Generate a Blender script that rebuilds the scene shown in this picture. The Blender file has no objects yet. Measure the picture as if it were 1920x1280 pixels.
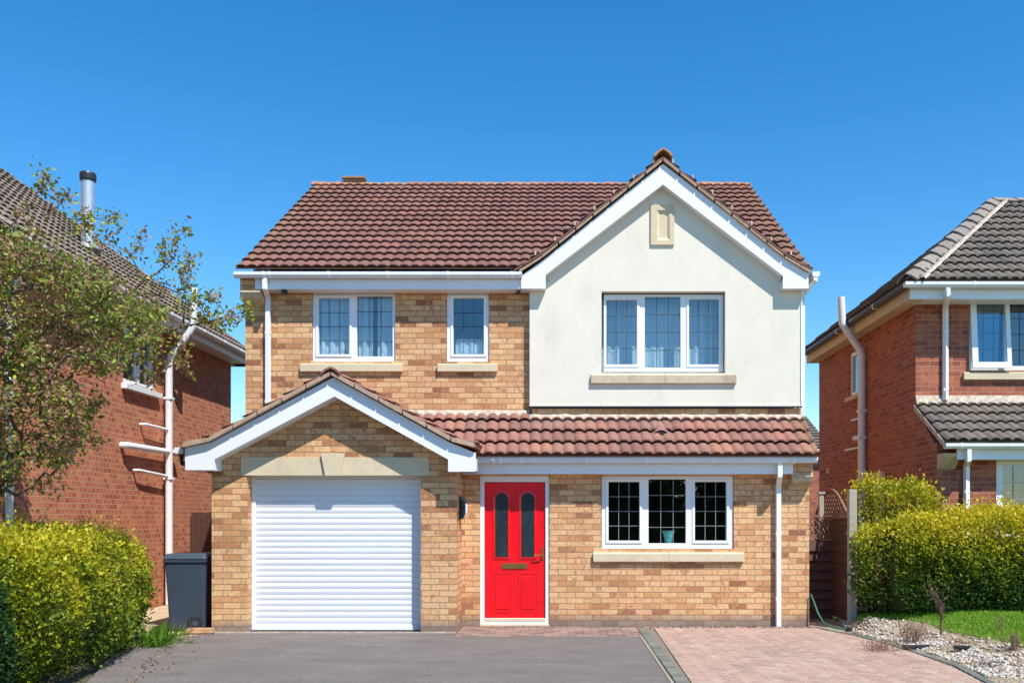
import bpy, bmesh, math, random
import numpy as np
from mathutils import Vector, Matrix, noise
random.seed(7); RS = np.random.RandomState(11)
SC = bpy.context.scene
COL = SC.collection
# ------------------------------------------------------------------ camera, sky, sun, exposure
H, F, CX, CY = 1.52, 1700.0, 1050.0, 970.0     # eye height (m); focal length and vanishing point in photo pixels
cam = bpy.data.cameras.new("camera"); camo = bpy.data.objects.new("camera", cam); COL.objects.link(camo)
camo.location = (0, 0, H); camo.rotation_euler = (math.radians(90), 0, 0)
cam.sensor_width = 36; cam.lens = 36 * F / 1920; cam.shift_x = -(CX - 960) / 1920; cam.shift_y = (CY - 640) / 1920
cam.clip_start = 0.1; cam.clip_end = 3000
SC.camera = camo
SUN = Vector((.75, -1.0, 1.8)).normalized()
sd = bpy.data.lights.new("sun", 'SUN'); sd.energy = 5.0; sd.angle = math.radians(.55); sd.color = (1, .955, .89)
so = bpy.data.objects.new("sun", sd); COL.objects.link(so); so.rotation_euler = SUN.to_track_quat('Z', 'Y').to_euler(); so.location = (20, -25, 40)
w = bpy.data.worlds.new("World"); SC.world = w; w.use_nodes = True
wn = w.node_tree; bg = wn.nodes['Background']
sky = wn.nodes.new('ShaderNodeTexSky'); sky.sky_type = 'NISHITA'; sky.sun_disc = False
sky.sun_elevation = math.asin(SUN.z); sky.sun_rotation = math.atan2(SUN.x, SUN.y)
sky.altitude = 0; sky.air_density = 1.0; sky.dust_density = 0.0; sky.ozone_density = 3.0
hs_ = wn.nodes.new('ShaderNodeHueSaturation'); hs_.inputs['Saturation'].default_value = 1.37; hs_.inputs['Hue'].default_value = .497; hs_.inputs['Value'].default_value = 1.22
wn.links.new(sky.outputs[0], hs_.inputs['Color']); wn.links.new(hs_.outputs[0], bg.inputs[0]); bg.inputs[1].default_value = 0.135
SC.view_settings.view_transform = 'Standard'; SC.view_settings.look = 'None'
SC.view_settings.exposure = 0.28; SC.view_settings.gamma = 1
SC.cycles.max_bounces = 6; SC.cycles.transparent_max_bounces = 16

def X(px, Y): return (px - CX) / F * Y
def Z(py, Y): return H + (CY - py) / F * Y
def gY(py, z=0): return (H - z) * F / (py - CY)

# ------------------------------------------------------------------ mesh helpers
class MB:
    def __init__(s): s.v = []; s.f = []; s.uv = None
    def add(s, vs, fs):
        b = len(s.v); s.v += [tuple(p) for p in vs]; s.f += [tuple(b + i for i in f) for f in fs]; return s
    def box(s, x0, x1, y0, y1, z0, z1):
        return s.add([(x0,y0,z0),(x1,y0,z0),(x1,y1,z0),(x0,y1,z0),(x0,y0,z1),(x1,y0,z1),(x1,y1,z1),(x0,y1,z1)],
                     [(0,3,2,1),(4,5,6,7),(0,1,5,4),(1,2,6,5),(2,3,7,6),(3,0,4,7)])
    def prism(s, poly, a, b, axis='y'):
        n = len(poly)
        f = {'y': lambda p, t: (p[0], t, p[1]), 'x': lambda p, t: (t, p[0], p[1]), 'z': lambda p, t: (p[0], p[1], t)}[axis]
        return s.add([f(p, a) for p in poly] + [f(p, b) for p in poly],
              [tuple(range(n)), tuple(range(2*n-1, n-1, -1))] + [(i, n+i, n+(i+1) % n, (i+1) % n) for i in range(n)])
    def tube(s, path, r, n=10, cap=True, sq=False, aspect=1.0):
        path = [Vector(p) for p in path]; m = len(path); rr = r if isinstance(r, (list, tuple)) else [r]*m
        vs = []; up = None
        for i, p in enumerate(path):
            d = (path[min(i+1, m-1)] - path[max(i-1, 0)]).normalized()
            if up is None:
                ref = Vector((0, 1, 0)) if abs(d.y) < .9 else Vector((0, 0, 1))
                up = (ref - d*ref.dot(d)).normalized()
            else: up = (up - d*up.dot(d)).normalized()
            sd_ = d.cross(up)
            for k in range(n):
                a = 2*math.pi*(k + (.5 if sq else 0))/n
                vs.append(p + (up*math.cos(a)*aspect + sd_*math.sin(a))*rr[i])
        fs = [(i*n+k, i*n+(k+1) % n, (i+1)*n+(k+1) % n, (i+1)*n+k) for i in range(m-1) for k in range(n)]
        if cap: fs += [tuple(range(n-1, -1, -1)), tuple((m-1)*n+k for k in range(n))]
        return s.add(vs, fs)
    def panel(s, u0, u1, z0, z1, d0, d1, holes=(), side=None, top=None):
        """wall slab with rectangular holes; side=None: faces -y, u is x; side='x': u is y, depth along x"""
        us = sorted({u0, u1} | {h[0] for h in holes} | {h[1] for h in holes}); zs = sorted({z0, z1} | {h[2] for h in holes} | {h[3] for h in holes})
        us = [u for u in us if u0 - 1e-6 <= u <= u1 + 1e-6]; zs = [z for z in zs if z0 - 1e-6 <= z <= z1 + 1e-6]
        P = (lambda u, z, d: (u, d, z)) if side is None else (lambda u, z, d: (d, u, z))
        nu, nz = len(us)-1, len(zs)-1
        solid = lambda i, j: 0 <= i < nu and 0 <= j < nz and not any(h[0]-1e-6 <= us[i] and us[i+1] <= h[1]+1e-6 and h[2]-1e-6 <= zs[j] and zs[j+1] <= h[3]+1e-6 for h in holes)
        for i in range(nu):
            for j in range(nz):
                if not solid(i, j): continue
                a, b, c, e = us[i], us[i+1], zs[j], zs[j+1]
                s.add([P(a,c,d0),P(b,c,d0),P(b,e,d0),P(a,e,d0)], [(0,1,2,3)])
                s.add([P(a,c,d1),P(b,c,d1),P(b,e,d1),P(a,e,d1)], [(3,2,1,0)])
                if not solid(i-1, j): s.add([P(a,c,d0),P(a,e,d0),P(a,e,d1),P(a,c,d1)], [(0,1,2,3)])
                if not solid(i+1, j): s.add([P(b,c,d0),P(b,e,d0),P(b,e,d1),P(b,c,d1)], [(3,2,1,0)])
                if not solid(i, j-1): s.add([P(a,c,d0),P(b,c,d0),P(b,c,d1),P(a,c,d1)], [(3,2,1,0)])
                if not solid(i, j+1): s.add([P(a,e,d0),P(b,e,d0),P(b,e,d1),P(a,e,d1)], [(0,1,2,3)])
        return s
    def build(s, name, mat, parent=None, bevel=0, smooth=False, weld=True, recalc=True):
        me = bpy.data.meshes.new(name); o = bpy.data.objects.new(name, me); COL.objects.link(o)
        off = Vector((0, 0, 0))
        if parent is not None: o.parent = parent; off = WORLD[parent.name]
        WORLD[o.name] = off
        me.from_pydata([tuple(Vector(p) - off) for p in s.v], [], s.f)
        bm = bmesh.new(); bm.from_mesh(me)
        if weld: bmesh.ops.remove_doubles(bm, verts=bm.verts, dist=1e-5)
        if recalc: bmesh.ops.recalc_face_normals(bm, faces=bm.faces)
        if bevel:
            ed = [e for e in bm.edges if len(e.link_faces) == 2 and e.calc_face_angle(0) > .6]
            bmesh.ops.bevel(bm, geom=ed, offset=bevel, segments=2, profile=.6, affect='EDGES', clamp_overlap=True)
        bm.to_mesh(me); bm.free()
        if smooth:
            for p in me.polygons: p.use_smooth = True
            if len(me.polygons) < 3000: me.set_sharp_from_angle(angle=.75)
        me.materials.append(mat)
        return o
WORLD = {}
def empty(name, loc, label, cat, group=None):
    o = bpy.data.objects.new(name, None); COL.objects.link(o); o.location = loc; o.empty_display_size = .2
    WORLD[o.name] = Vector(loc); return tag(o, label, cat, group)
def tag(o, label, cat=None, group=None, kind=None):
    if label: o['label'] = label
    if cat: o['category'] = cat
    if group: o['group'] = group
    if kind: o['kind'] = kind
    return o
def struct(o, label=None):
    o['kind'] = 'structure'
    if label: o['label'] = label
    return o
def rebase(o, p):
    """move a lone mesh's origin to p (world) without moving the mesh"""
    p = Vector(p); o.data.transform(Matrix.Translation(-p)); o.location = p; WORLD[o.name] = p; return o

# ------------------------------------------------------------------ materials
def nodes(name):
    m = bpy.data.materials.new(name); m.use_nodes = True; nt = m.node_tree
    return m, nt, nt.nodes['Principled BSDF']
def N(nt, t, **kw):
    n = nt.nodes.new(t)
    for k, v in kw.items():
        if k.startswith('i_'): n.inputs[k[2:].replace('_', ' ')].default_value = v
        else: setattr(n, k, v)
    return n
def L(nt, a, b): nt.links.new(a, b)
def ramp(nt, src, stops, interp='LINEAR'):
    r = nt.nodes.new('ShaderNodeValToRGB'); r.color_ramp.interpolation = interp
    e = r.color_ramp.elements
    while len(e) < len(stops): e.new(.5)
    for el, (p, c) in zip(e, stops): el.position = p; el.color = (*c, 1) if len(c) == 3 else c
    L(nt, src, r.inputs[0]); return r.outputs[0]
def mix(nt, fac, a, b, mode='MIX'):
    n = nt.nodes.new('ShaderNodeMix'); n.data_type = 'RGBA'; n.blend_type = mode; n.clamp_factor = True
    for s_, v in ((n.inputs[0], fac), (n.inputs[6], a), (n.inputs[7], b)):
        if isinstance(v, bpy.types.NodeSocket): L(nt, v, s_)
        else: s_.default_value = v if not isinstance(v, tuple) else (*v[:3], 1)
    return n.outputs[2]
def math_(nt, op, a, b=0.0, c=None):
    n = nt.nodes.new('ShaderNodeMath'); n.operation = op
    for i, v in enumerate((a, b) if c is None else (a, b, c)):
        if isinstance(v, bpy.types.NodeSocket): L(nt, v, n.inputs[i])
        else: n.inputs[i].default_value = v
    return n.outputs[0]
def coords(nt): return nt.nodes.new('ShaderNodeTexCoord').outputs['Object']
def noise_(nt, vec, scale, detail=3, rough=.55, stretch=None):
    if stretch:
        mp = nt.nodes.new('ShaderNodeMapping'); mp.inputs['Scale'].default_value = stretch; L(nt, vec, mp.inputs[0]); vec = mp.outputs[0]
    n = N(nt, 'ShaderNodeTexNoise', i_Scale=scale, i_Detail=detail, i_Roughness=rough); L(nt, vec, n.inputs['Vector']); return n.outputs['Fac']
def bump(nt, bsdf, h, dist, strength=1.0):
    b = N(nt, 'ShaderNodeBump', i_Distance=dist, i_Strength=strength); L(nt, h, b.inputs['Height']); L(nt, b.outputs[0], bsdf.inputs['Normal'])

def simple(name, col, rough=.5, var=.06, scale=6, metal=0, bmp=0, dirt=None):
    m, nt, b = nodes(name); c = coords(nt)
    f = noise_(nt, c, scale, 4)
    out = ramp(nt, f, [(.3, tuple(x*(1-var) for x in col)), (.7, tuple(min(1, x*(1+var)) for x in col))])
    if dirt:
        g = ramp(nt, noise_(nt, c, 2.2, 5, .7, (1, 1, .35)), [(.52, (0,0,0)), (.75, (1,1,1))])
        out = mix(nt, math_(nt, 'MULTIPLY', g, dirt[1]), out, dirt[0])
    L(nt, out, b.inputs['Base Color']); b.inputs['Roughness'].default_value = rough; b.inputs['Metallic'].default_value = metal
    if bmp: bump(nt, b, noise_(nt, c, 60, 3), bmp)
    return m

def brick_mat(name, pal, mortar, plinth=False, off=(0, 0), bw=.239, rh=.0795, blotch=None):
    m, nt, b = nodes(name); c = coords(nt)
    sp = nt.nodes.new('ShaderNodeSeparateXYZ'); L(nt, c, sp.inputs[0])
    u = math_(nt, 'ADD', math_(nt, 'ADD', sp.outputs[0], sp.outputs[1]), off[0]); v = math_(nt, 'ADD', sp.outputs[2], off[1])
    cb = nt.nodes.new('ShaderNodeCombineXYZ'); L(nt, u, cb.inputs[0]); L(nt, v, cb.inputs[1])
    br = N(nt, 'ShaderNodeTexBrick', offset=.5, i_Scale=1.0)
    br.inputs['Color1'].default_value = (0,0,0,1); br.inputs['Color2'].default_value = (1,1,1,1); br.inputs['Mortar'].default_value = (.5,.5,.5,1)
    br.inputs['Mortar Size'].default_value = .0055; br.inputs['Mortar Smooth'].default_value = .15
    br.inputs['Brick Width'].default_value = bw; br.inputs['Row Height'].default_value = rh; br.inputs['Bias'].default_value = 0
    L(nt, cb.outputs[0], br.inputs['Vector'])
    col = ramp(nt, br.outputs['Color'], pal, 'LINEAR')
    if blotch:
        hz_ = N(nt, 'ShaderNodeVectorMath', operation='MULTIPLY_ADD'); L(nt, br.outputs['Color'], hz_.inputs[0]); hz_.inputs[1].default_value = (7, 7, 0); L(nt, cb.outputs[0], hz_.inputs[2])
        bl = noise_(nt, hz_.outputs[0], 7.5, 3, .6); col = mix(nt, math_(nt, 'MULTIPLY', ramp(nt, bl, [(.57, (0,0,0)), (.68, (1,1,1))]), .75), col, blotch[0])
        b2 = noise_(nt, hz_.outputs[0], 11, 3, .6); col = mix(nt, math_(nt, 'MULTIPLY', ramp(nt, b2, [(.54, (0,0,0)), (.66, (1,1,1))]), .5), col, blotch[1])
    n1 = noise_(nt, c, 27, 5, .7); col = mix(nt, .8, col, ramp(nt, n1, [(.3, (.66,.63,.60)), (.7, (1.24,1.2,1.12))]), 'MULTIPLY')
    n2 = noise_(nt, c, 1.1, 4, .6); col = mix(nt, .6, col, ramp(nt, n2, [(.3, (.8,.79,.79)), (.7, (1.12,1.1,1.06))]), 'MULTIPLY')
    mo = mix(nt, noise_(nt, c, 14, 3), tuple(x*.75 for x in mortar), tuple(min(1, x*1.2) for x in mortar))
    out = mix(nt, br.outputs['Fac'], col, mo)
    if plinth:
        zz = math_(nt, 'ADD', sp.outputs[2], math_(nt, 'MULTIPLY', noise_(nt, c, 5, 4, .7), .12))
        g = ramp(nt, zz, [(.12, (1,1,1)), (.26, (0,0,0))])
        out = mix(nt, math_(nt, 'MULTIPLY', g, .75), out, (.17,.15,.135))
    L(nt, out, b.inputs['Base Color']); b.inputs['Roughness'].default_value = .88
    inv = math_(nt, 'SUBTRACT', 1.0, br.outputs['Fac'])
    bump(nt, b, math_(nt, 'ADD', inv, math_(nt, 'MULTIPLY', n1, .35)), .006, 1.0)
    return m

def tile_mat(name, cols, moss=.25, mosscol=(.42,.27,.05), grime=.5, lichen=None):
    m, nt, b = nodes(name); c = coords(nt)
    uv = nt.nodes.new('ShaderNodeUVMap'); uv.uv_map = 'tile'
    fl = N(nt, 'ShaderNodeVectorMath', operation='FLOOR'); L(nt, uv.outputs[0], fl.inputs[0])
    wnz = N(nt, 'ShaderNodeTexWhiteNoise', noise_dimensions='2D'); L(nt, fl.outputs[0], wnz.inputs['Vector'])
    col = ramp(nt, wnz.outputs['Value'], cols)
    col = mix(nt, .65, col, ramp(nt, noise_(nt, c, 9, 5, .7), [(.3, (.76,.76,.76)), (.72, (1.25,1.18,1.1))]), 'MULTIPLY')
    col = mix(nt, grime, col, ramp(nt, noise_(nt, c, 1.3, 4, .6), [(.3, (.7,.74,.76)), (.7, (1.15,1.05,1.0))]), 'MULTIPLY')
    mo = ramp(nt, noise_(nt, c, 6.5, 6, .75), [(.60, (0,0,0)), (.70, (1,1,1))])
    col = mix(nt, math_(nt, 'MULTIPLY', mo, moss), col, mosscol)
    if lichen:
        sp = nt.nodes.new('ShaderNodeSeparateXYZ'); L(nt, c, sp.inputs[0])
        e = math_(nt, 'ADD', math_(nt, 'ABSOLUTE', math_(nt, 'ADD', sp.outputs[0], lichen[0])), 0.0)
        g = ramp(nt, math_(nt, 'ADD', math_(nt, 'MULTIPLY', e, 1/lichen[1]), math_(nt, 'MULTIPLY', noise_(nt, c, 5, 5, .7), -.35)), [(.60, (0,0,0)), (.85, (1,1,1))])
        col = mix(nt, math_(nt, 'MULTIPLY', g, .6), col, ramp(nt, noise_(nt, c, 13, 3), [(.35, (.24,.15,.06)), (.6, (.50,.33,.06))]))
    L(nt, col, b.inputs['Base Color']); b.inputs['Roughness'].default_value = .8
    bump(nt, b, noise_(nt, c, 90, 3), .003)
    return m

M = {}
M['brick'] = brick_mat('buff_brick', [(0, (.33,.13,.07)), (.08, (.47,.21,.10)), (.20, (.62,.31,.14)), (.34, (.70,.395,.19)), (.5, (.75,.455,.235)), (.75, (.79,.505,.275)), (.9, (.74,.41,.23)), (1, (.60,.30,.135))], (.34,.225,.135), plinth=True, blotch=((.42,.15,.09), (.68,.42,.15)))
M['rbrick'] = brick_mat('red_brick', [(0, (.26,.065,.045)), (.3, (.37,.10,.06)), (.6, (.42,.12,.068)), (.85, (.47,.155,.085)), (1, (.35,.092,.058))], (.44,.28,.19), off=(.07, .02), blotch=((.30,.09,.07), (.55,.24,.11)))
M['hbrick'] = brick_mat('red_header_brick', [(0, (.34,.09,.055)), (.3, (.48,.14,.08)), (.6, (.54,.165,.09)), (.85, (.60,.24,.115)), (1, (.44,.13,.08))], (.58,.37,.22), off=(.07, .02), bw=.1195, blotch=((.34,.11,.09), (.62,.30,.12)))
M['render'] = simple('cream_render', (.78,.72,.60), .9, .03, 3, bmp=.002, dirt=((.60,.56,.47), .45))
M['upvc'] = simple('white_upvc', (.86,.87,.88), .28, .015, 4)
M['board'] = simple('white_board', (.84,.855,.88), .4, .02, 3, dirt=((.66,.66,.64), .18))
M['gutter'] = simple('gutter_plastic', (.80,.81,.83), .35, .04, 5, dirt=((.45,.44,.43), .35))
M['stone'] = simple('cast_stone', (.66,.55,.37), .85, .07, 9, bmp=.002, dirt=((.42,.36,.26), .4))
M['darkstone'] = simple('weathered_stone', (.58,.48,.33), .85, .12, 12, bmp=.002, dirt=((.25,.19,.13), .7))
M['mortar'] = simple('cement_mortar', (.52,.44,.34), .95, .35, 16, bmp=.005, dirt=((.38,.33,.26), .5))
M['vmortar'] = simple('verge_mortar', (.47,.32,.22), .95, .16, 14, bmp=.004, dirt=((.30,.24,.2), .6))
M['tile'] = tile_mat('brown_tile', [(0, (.195,.092,.074)), (.35, (.22,.105,.083)), (.6, (.24,.112,.088)), (.85, (.22,.112,.09)), (1, (.27,.115,.085))], .16, lichen=(.02, 4.85))
M['tile2'] = tile_mat('lean_to_tile', [(0, (.23,.115,.09)), (.35, (.31,.145,.11)), (.6, (.35,.16,.115)), (.85, (.28,.155,.125)), (1, (.38,.18,.12))], .35, grime=.8, lichen=(.0, 4.75))
M['ridge'] = tile_mat('ridge_tile', [(0, (.30,.15,.10)), (.5, (.40,.20,.12)), (1, (.36,.22,.12))], .6)
M['gtile'] = tile_mat('grey_tile', [(0, (.12,.10,.082)), (.4, (.155,.13,.105)), (.7, (.185,.155,.125)), (1, (.135,.115,.095))], .25, (.22,.18,.11))
M['ltile'] = tile_mat('weathered_tile', [(0, (.21,.17,.135)), (.4, (.27,.22,.18)), (.7, (.32,.26,.21)), (1, (.24,.19,.16))], .3, (.27,.2,.1))
M['hip'] = tile_mat('hip_tile', [(0, (.22,.19,.17)), (.5, (.29,.25,.21)), (1, (.25,.23,.21))], .3, (.3,.25,.2))
M['dark'] = simple('dark_plastic', (.02,.022,.026), .4, .2)
M['metal'] = simple('galvanised_flue', (.62,.63,.66), .35, .08, 8, metal=.6)
M['lead'] = simple('lead_strip', (.36,.37,.39), .5, .1)
M['leaddark'] = simple('dark_lead_strip', (.06,.08,.11), .5, .1)
M['leadwhite'] = simple('pale_lead_strip', (.34,.34,.34), .5, .1)
M['curtain'] = simple('net_curtain', (.54,.58,.59), .9, .05)
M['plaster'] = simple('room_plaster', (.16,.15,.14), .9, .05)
M['brass'] = simple('aged_brass', (.42,.27,.08), .35, .2, 20, metal=.9)
M['binplastic'] = simple('bin_plastic', (.055,.075,.105), .42, .08, 5)
M['rubber'] = simple('rubber', (.015,.015,.015), .7, .2)
M['concrete'] = simple('concrete_post', (.40,.36,.28), .9, .1, 20, bmp=.003, dirt=((.3,.28,.22), .4))
M['wood'] = simple('fence_wood', (.085,.038,.028), .8, .25, 14, bmp=.003)
M['woodpale'] = simple('trellis_wood', (.22,.12,.085), .8, .2, 18)
M['bark'] = simple('bark', (.13,.085,.06), .9, .3, 30, bmp=.006)
M['twig'] = simple('dry_twig', (.23,.12,.085), .9, .3, 30)
M['hose'] = simple('hose_rubber', (.03,.16,.09), .4, .1)
M['teal'] = simple('teal_glaze', (.2,.62,.52), .2, .3, 18)
M['slab'] = simple('sandstone_path', (.52,.39,.26), .9, .12, 4, bmp=.003, dirt=((.3,.24,.17), .5))

def door_red():
    m, nt, b = nodes('red_paint'); c = coords(nt)
    L(nt, ramp(nt, noise_(nt, c, 5, 3), [(.3, (.78,.002,.008)), (.7, (.86,.004,.012))]), b.inputs['Base Color']); b.inputs['Roughness'].default_value = .3; b.inputs['Coat Weight'].default_value = .3
    sp = nt.nodes.new('ShaderNodeSeparateXYZ'); L(nt, c, sp.inputs[0]); bump(nt, b, noise_(nt, c, 14, 3), .0015)
    return m
M['red'] = door_red()
def glass_mat(name, ior, tint, rough=0.0, wav=.0006):
    m, nt, b = nodes(name); nt.nodes.remove(b); out = nt.nodes['Material Output']; c = coords(nt)
    f0 = ((ior-1)/(ior+1))**2; lw_ = N(nt, 'ShaderNodeLayerWeight', i_Blend=.5); fr_o = math_(nt, 'MULTIPLY_ADD', math_(nt, 'POWER', lw_.outputs['Facing'], 5.0), 1-f0, f0); tr = nt.nodes.new('ShaderNodeBsdfTransparent'); tr.inputs[0].default_value = (*tint, 1)
    gl = nt.nodes.new('ShaderNodeBsdfAnisotropic') if False else nt.nodes.new('ShaderNodeBsdfGlossy')
    gl.inputs['Roughness'].default_value = rough; gl.inputs['Color'].default_value = (.95,.97,1,1)
    bp = N(nt, 'ShaderNodeBump', i_Distance=wav, i_Strength=1.0); L(nt, noise_(nt, c, 3.0, 2), bp.inputs['Height']); L(nt, bp.outputs[0], gl.inputs['Normal'])
    mx = nt.nodes.new('ShaderNodeMixShader'); L(nt, fr_o, mx.inputs[0]); L(nt, tr.outputs[0], mx.inputs[1]); L(nt, gl.outputs[0], mx.inputs[2]); L(nt, mx.outputs[0], out.inputs[0])
    return m
M['glass'] = glass_mat('window_glass', 1.8, (.88,.95,.98))
M['obscure'] = simple('obscure_glass', (.022,.032,.036), .12, .3, 9, bmp=.004)

def leaf_mat(name, cols, trans=.35):
    m, nt, b = nodes(name); at = nt.nodes.new('ShaderNodeAttribute'); at.attribute_name = 'tint'
    col = ramp(nt, at.outputs['Fac'], cols); L(nt, col, b.inputs['Base Color']); b.inputs['Roughness'].default_value = .5
    b.inputs['Specular IOR Level'].default_value = .3
    tl = nt.nodes.new('ShaderNodeBsdfTranslucent'); L(nt, mix(nt, 1.0, col, (1.0,1.0,.55), 'MULTIPLY'), tl.inputs[0])
    mx = nt.nodes.new('ShaderNodeMixShader'); mx.inputs[0].default_value = trans
    L(nt, b.outputs[0], mx.inputs[1]); L(nt, tl.outputs[0], mx.inputs[2]); L(nt, mx.outputs[0], nt.nodes['Material Output'].inputs[0])
    return m
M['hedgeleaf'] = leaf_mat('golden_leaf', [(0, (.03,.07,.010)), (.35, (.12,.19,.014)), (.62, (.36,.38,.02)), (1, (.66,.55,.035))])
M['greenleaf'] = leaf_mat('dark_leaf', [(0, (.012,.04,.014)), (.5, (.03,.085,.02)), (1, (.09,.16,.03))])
M['treeleaf'] = leaf_mat('crab_apple_leaf', [(0, (.24,.12,.065)), (.40, (.47,.29,.17)), (.5, (.34,.26,.09)), (.6, (.13,.18,.03)), (.85, (.27,.36,.05)), (1, (.55,.62,.08))])
M['grassleaf'] = leaf_mat('grass_blade', [(0, (.09,.20,.015)), (.6, (.20,.42,.025)), (1, (.38,.52,.05))])
M['litter'] = leaf_mat('dead_leaf', [(0, (.10,.06,.035)), (.5, (.22,.13,.07)), (1, (.36,.25,.13))], .1)
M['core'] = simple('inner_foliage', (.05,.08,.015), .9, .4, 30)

def asphalt_mat():
    m, nt, b = nodes('asphalt'); c = coords(nt)
    f = noise_(nt, c, 95, 4, .8); col = ramp(nt, f, [(.3, (.08,.068,.060)), (.72, (.31,.268,.240))])
    col = mix(nt, .7, col, ramp(nt, noise_(nt, c, 1.1, 6, .7, (1, 2.4, 1)), [(.3, (.66,.66,.67)), (.7, (1.22,1.19,1.16))]), 'MULTIPLY')
    st = ramp(nt, noise_(nt, c, 3.2, 6, .75, (.5, 2.5, 1)), [(.60, (0,0,0)), (.68, (1,1,1))]); col = mix(nt, math_(nt, 'MULTIPLY', st, .35), col, (.34,.31,.28))
    vo = N(nt, 'ShaderNodeTexVoronoi', feature='DISTANCE_TO_EDGE', i_Scale=.55); nz = N(nt, 'ShaderNodeTexNoise', i_Scale=2.5, i_Detail=5); L(nt, c, nz.inputs['Vector'])
    ad = N(nt, 'ShaderNodeVectorMath', operation='MULTIPLY_ADD'); L(nt, nz.outputs['Color'], ad.inputs[0]); ad.inputs[1].default_value = (.5,.5,0); L(nt, c, ad.inputs[2]); L(nt, ad.outputs[0], vo.inputs['Vector'])
    cr = ramp(nt, vo.outputs['Distance'], [(.0, (1,1,1)), (.006, (0,0,0))]); col = mix(nt, math_(nt, 'MULTIPLY', cr, .22), col, (.04,.037,.03))
    L(nt, col, b.inputs['Base Color']); b.inputs['Roughness'].default_value = .9; bump(nt, b, f, .009); return m
M['asphalt'] = asphalt_mat()
def paver_mat(name, cols):
    m, nt, b = nodes(name); c = coords(nt); at = nt.nodes.new('ShaderNodeAttribute'); at.attribute_name = 'tint'
    col = ramp(nt, at.outputs['Fac'], cols)
    col = mix(nt, .7, col, ramp(nt, noise_(nt, c, 45, 4, .6), [(.3, (.78,.78,.78)), (.7, (1.2,1.18,1.16))]), 'MULTIPLY')
    col = mix(nt, .5, col, ramp(nt, noise_(nt, c, 1.4, 4, .6), [(.3, (.8,.82,.78)), (.7, (1.12,1.08,1.05))]), 'MULTIPLY')
    L(nt, col, b.inputs['Base Color']); b.inputs['Roughness'].default_value = .9; bump(nt, b, noise_(nt, c, 120, 2), .003); return m
M['paver'] = paver_mat('block_paver', [(0, (.37,.25,.195)), (.2, (.42,.28,.215)), (.5, (.47,.32,.245)), (.75, (.45,.285,.215)), (.9, (.49,.35,.27)), (1, (.42,.33,.27))])
M['paver2'] = paver_mat('grey_paver', [(0, (.13,.135,.11)), (1, (.23,.23,.185))])
M['paver3'] = paver_mat('brown_paver', [(0, (.20,.13,.105)), (1, (.36,.25,.20))])
M['kerbpale'] = paver_mat('pale_kerb', [(0, (.34,.28,.20)), (1, (.42,.36,.27))])
M['pebble'] = paver_mat('pebble', [(0, (.12,.11,.12)), (.25, (.34,.30,.28)), (.32, (.36,.19,.10)), (.42, (.40,.32,.24)), (.7, (.52,.46,.38)), (1, (.68,.64,.58))])
def ground_mat(name, a, b_, scale=7):
    m, nt, b = nodes(name); c = coords(nt); col = ramp(nt, noise_(nt, c, scale, 6, .7), [(.3, a), (.7, b_)])
    L(nt, col, b.inputs['Base Color']); b.inputs['Roughness'].default_value = .95; bump(nt, b, noise_(nt, c, 60, 4), .012); return m
M['earth'] = ground_mat('earth', (.07,.075,.035), (.14,.125,.07))
M['lawn'] = ground_mat('lawn_turf', (.08,.16,.015), (.17,.28,.03), 20)
M['straw'] = ground_mat('dry_soil', (.26,.19,.11), (.46,.37,.24), 12)
M['sand'] = ground_mat('jointing_sand', (.17,.14,.11), (.28,.23,.18), 30)

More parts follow.
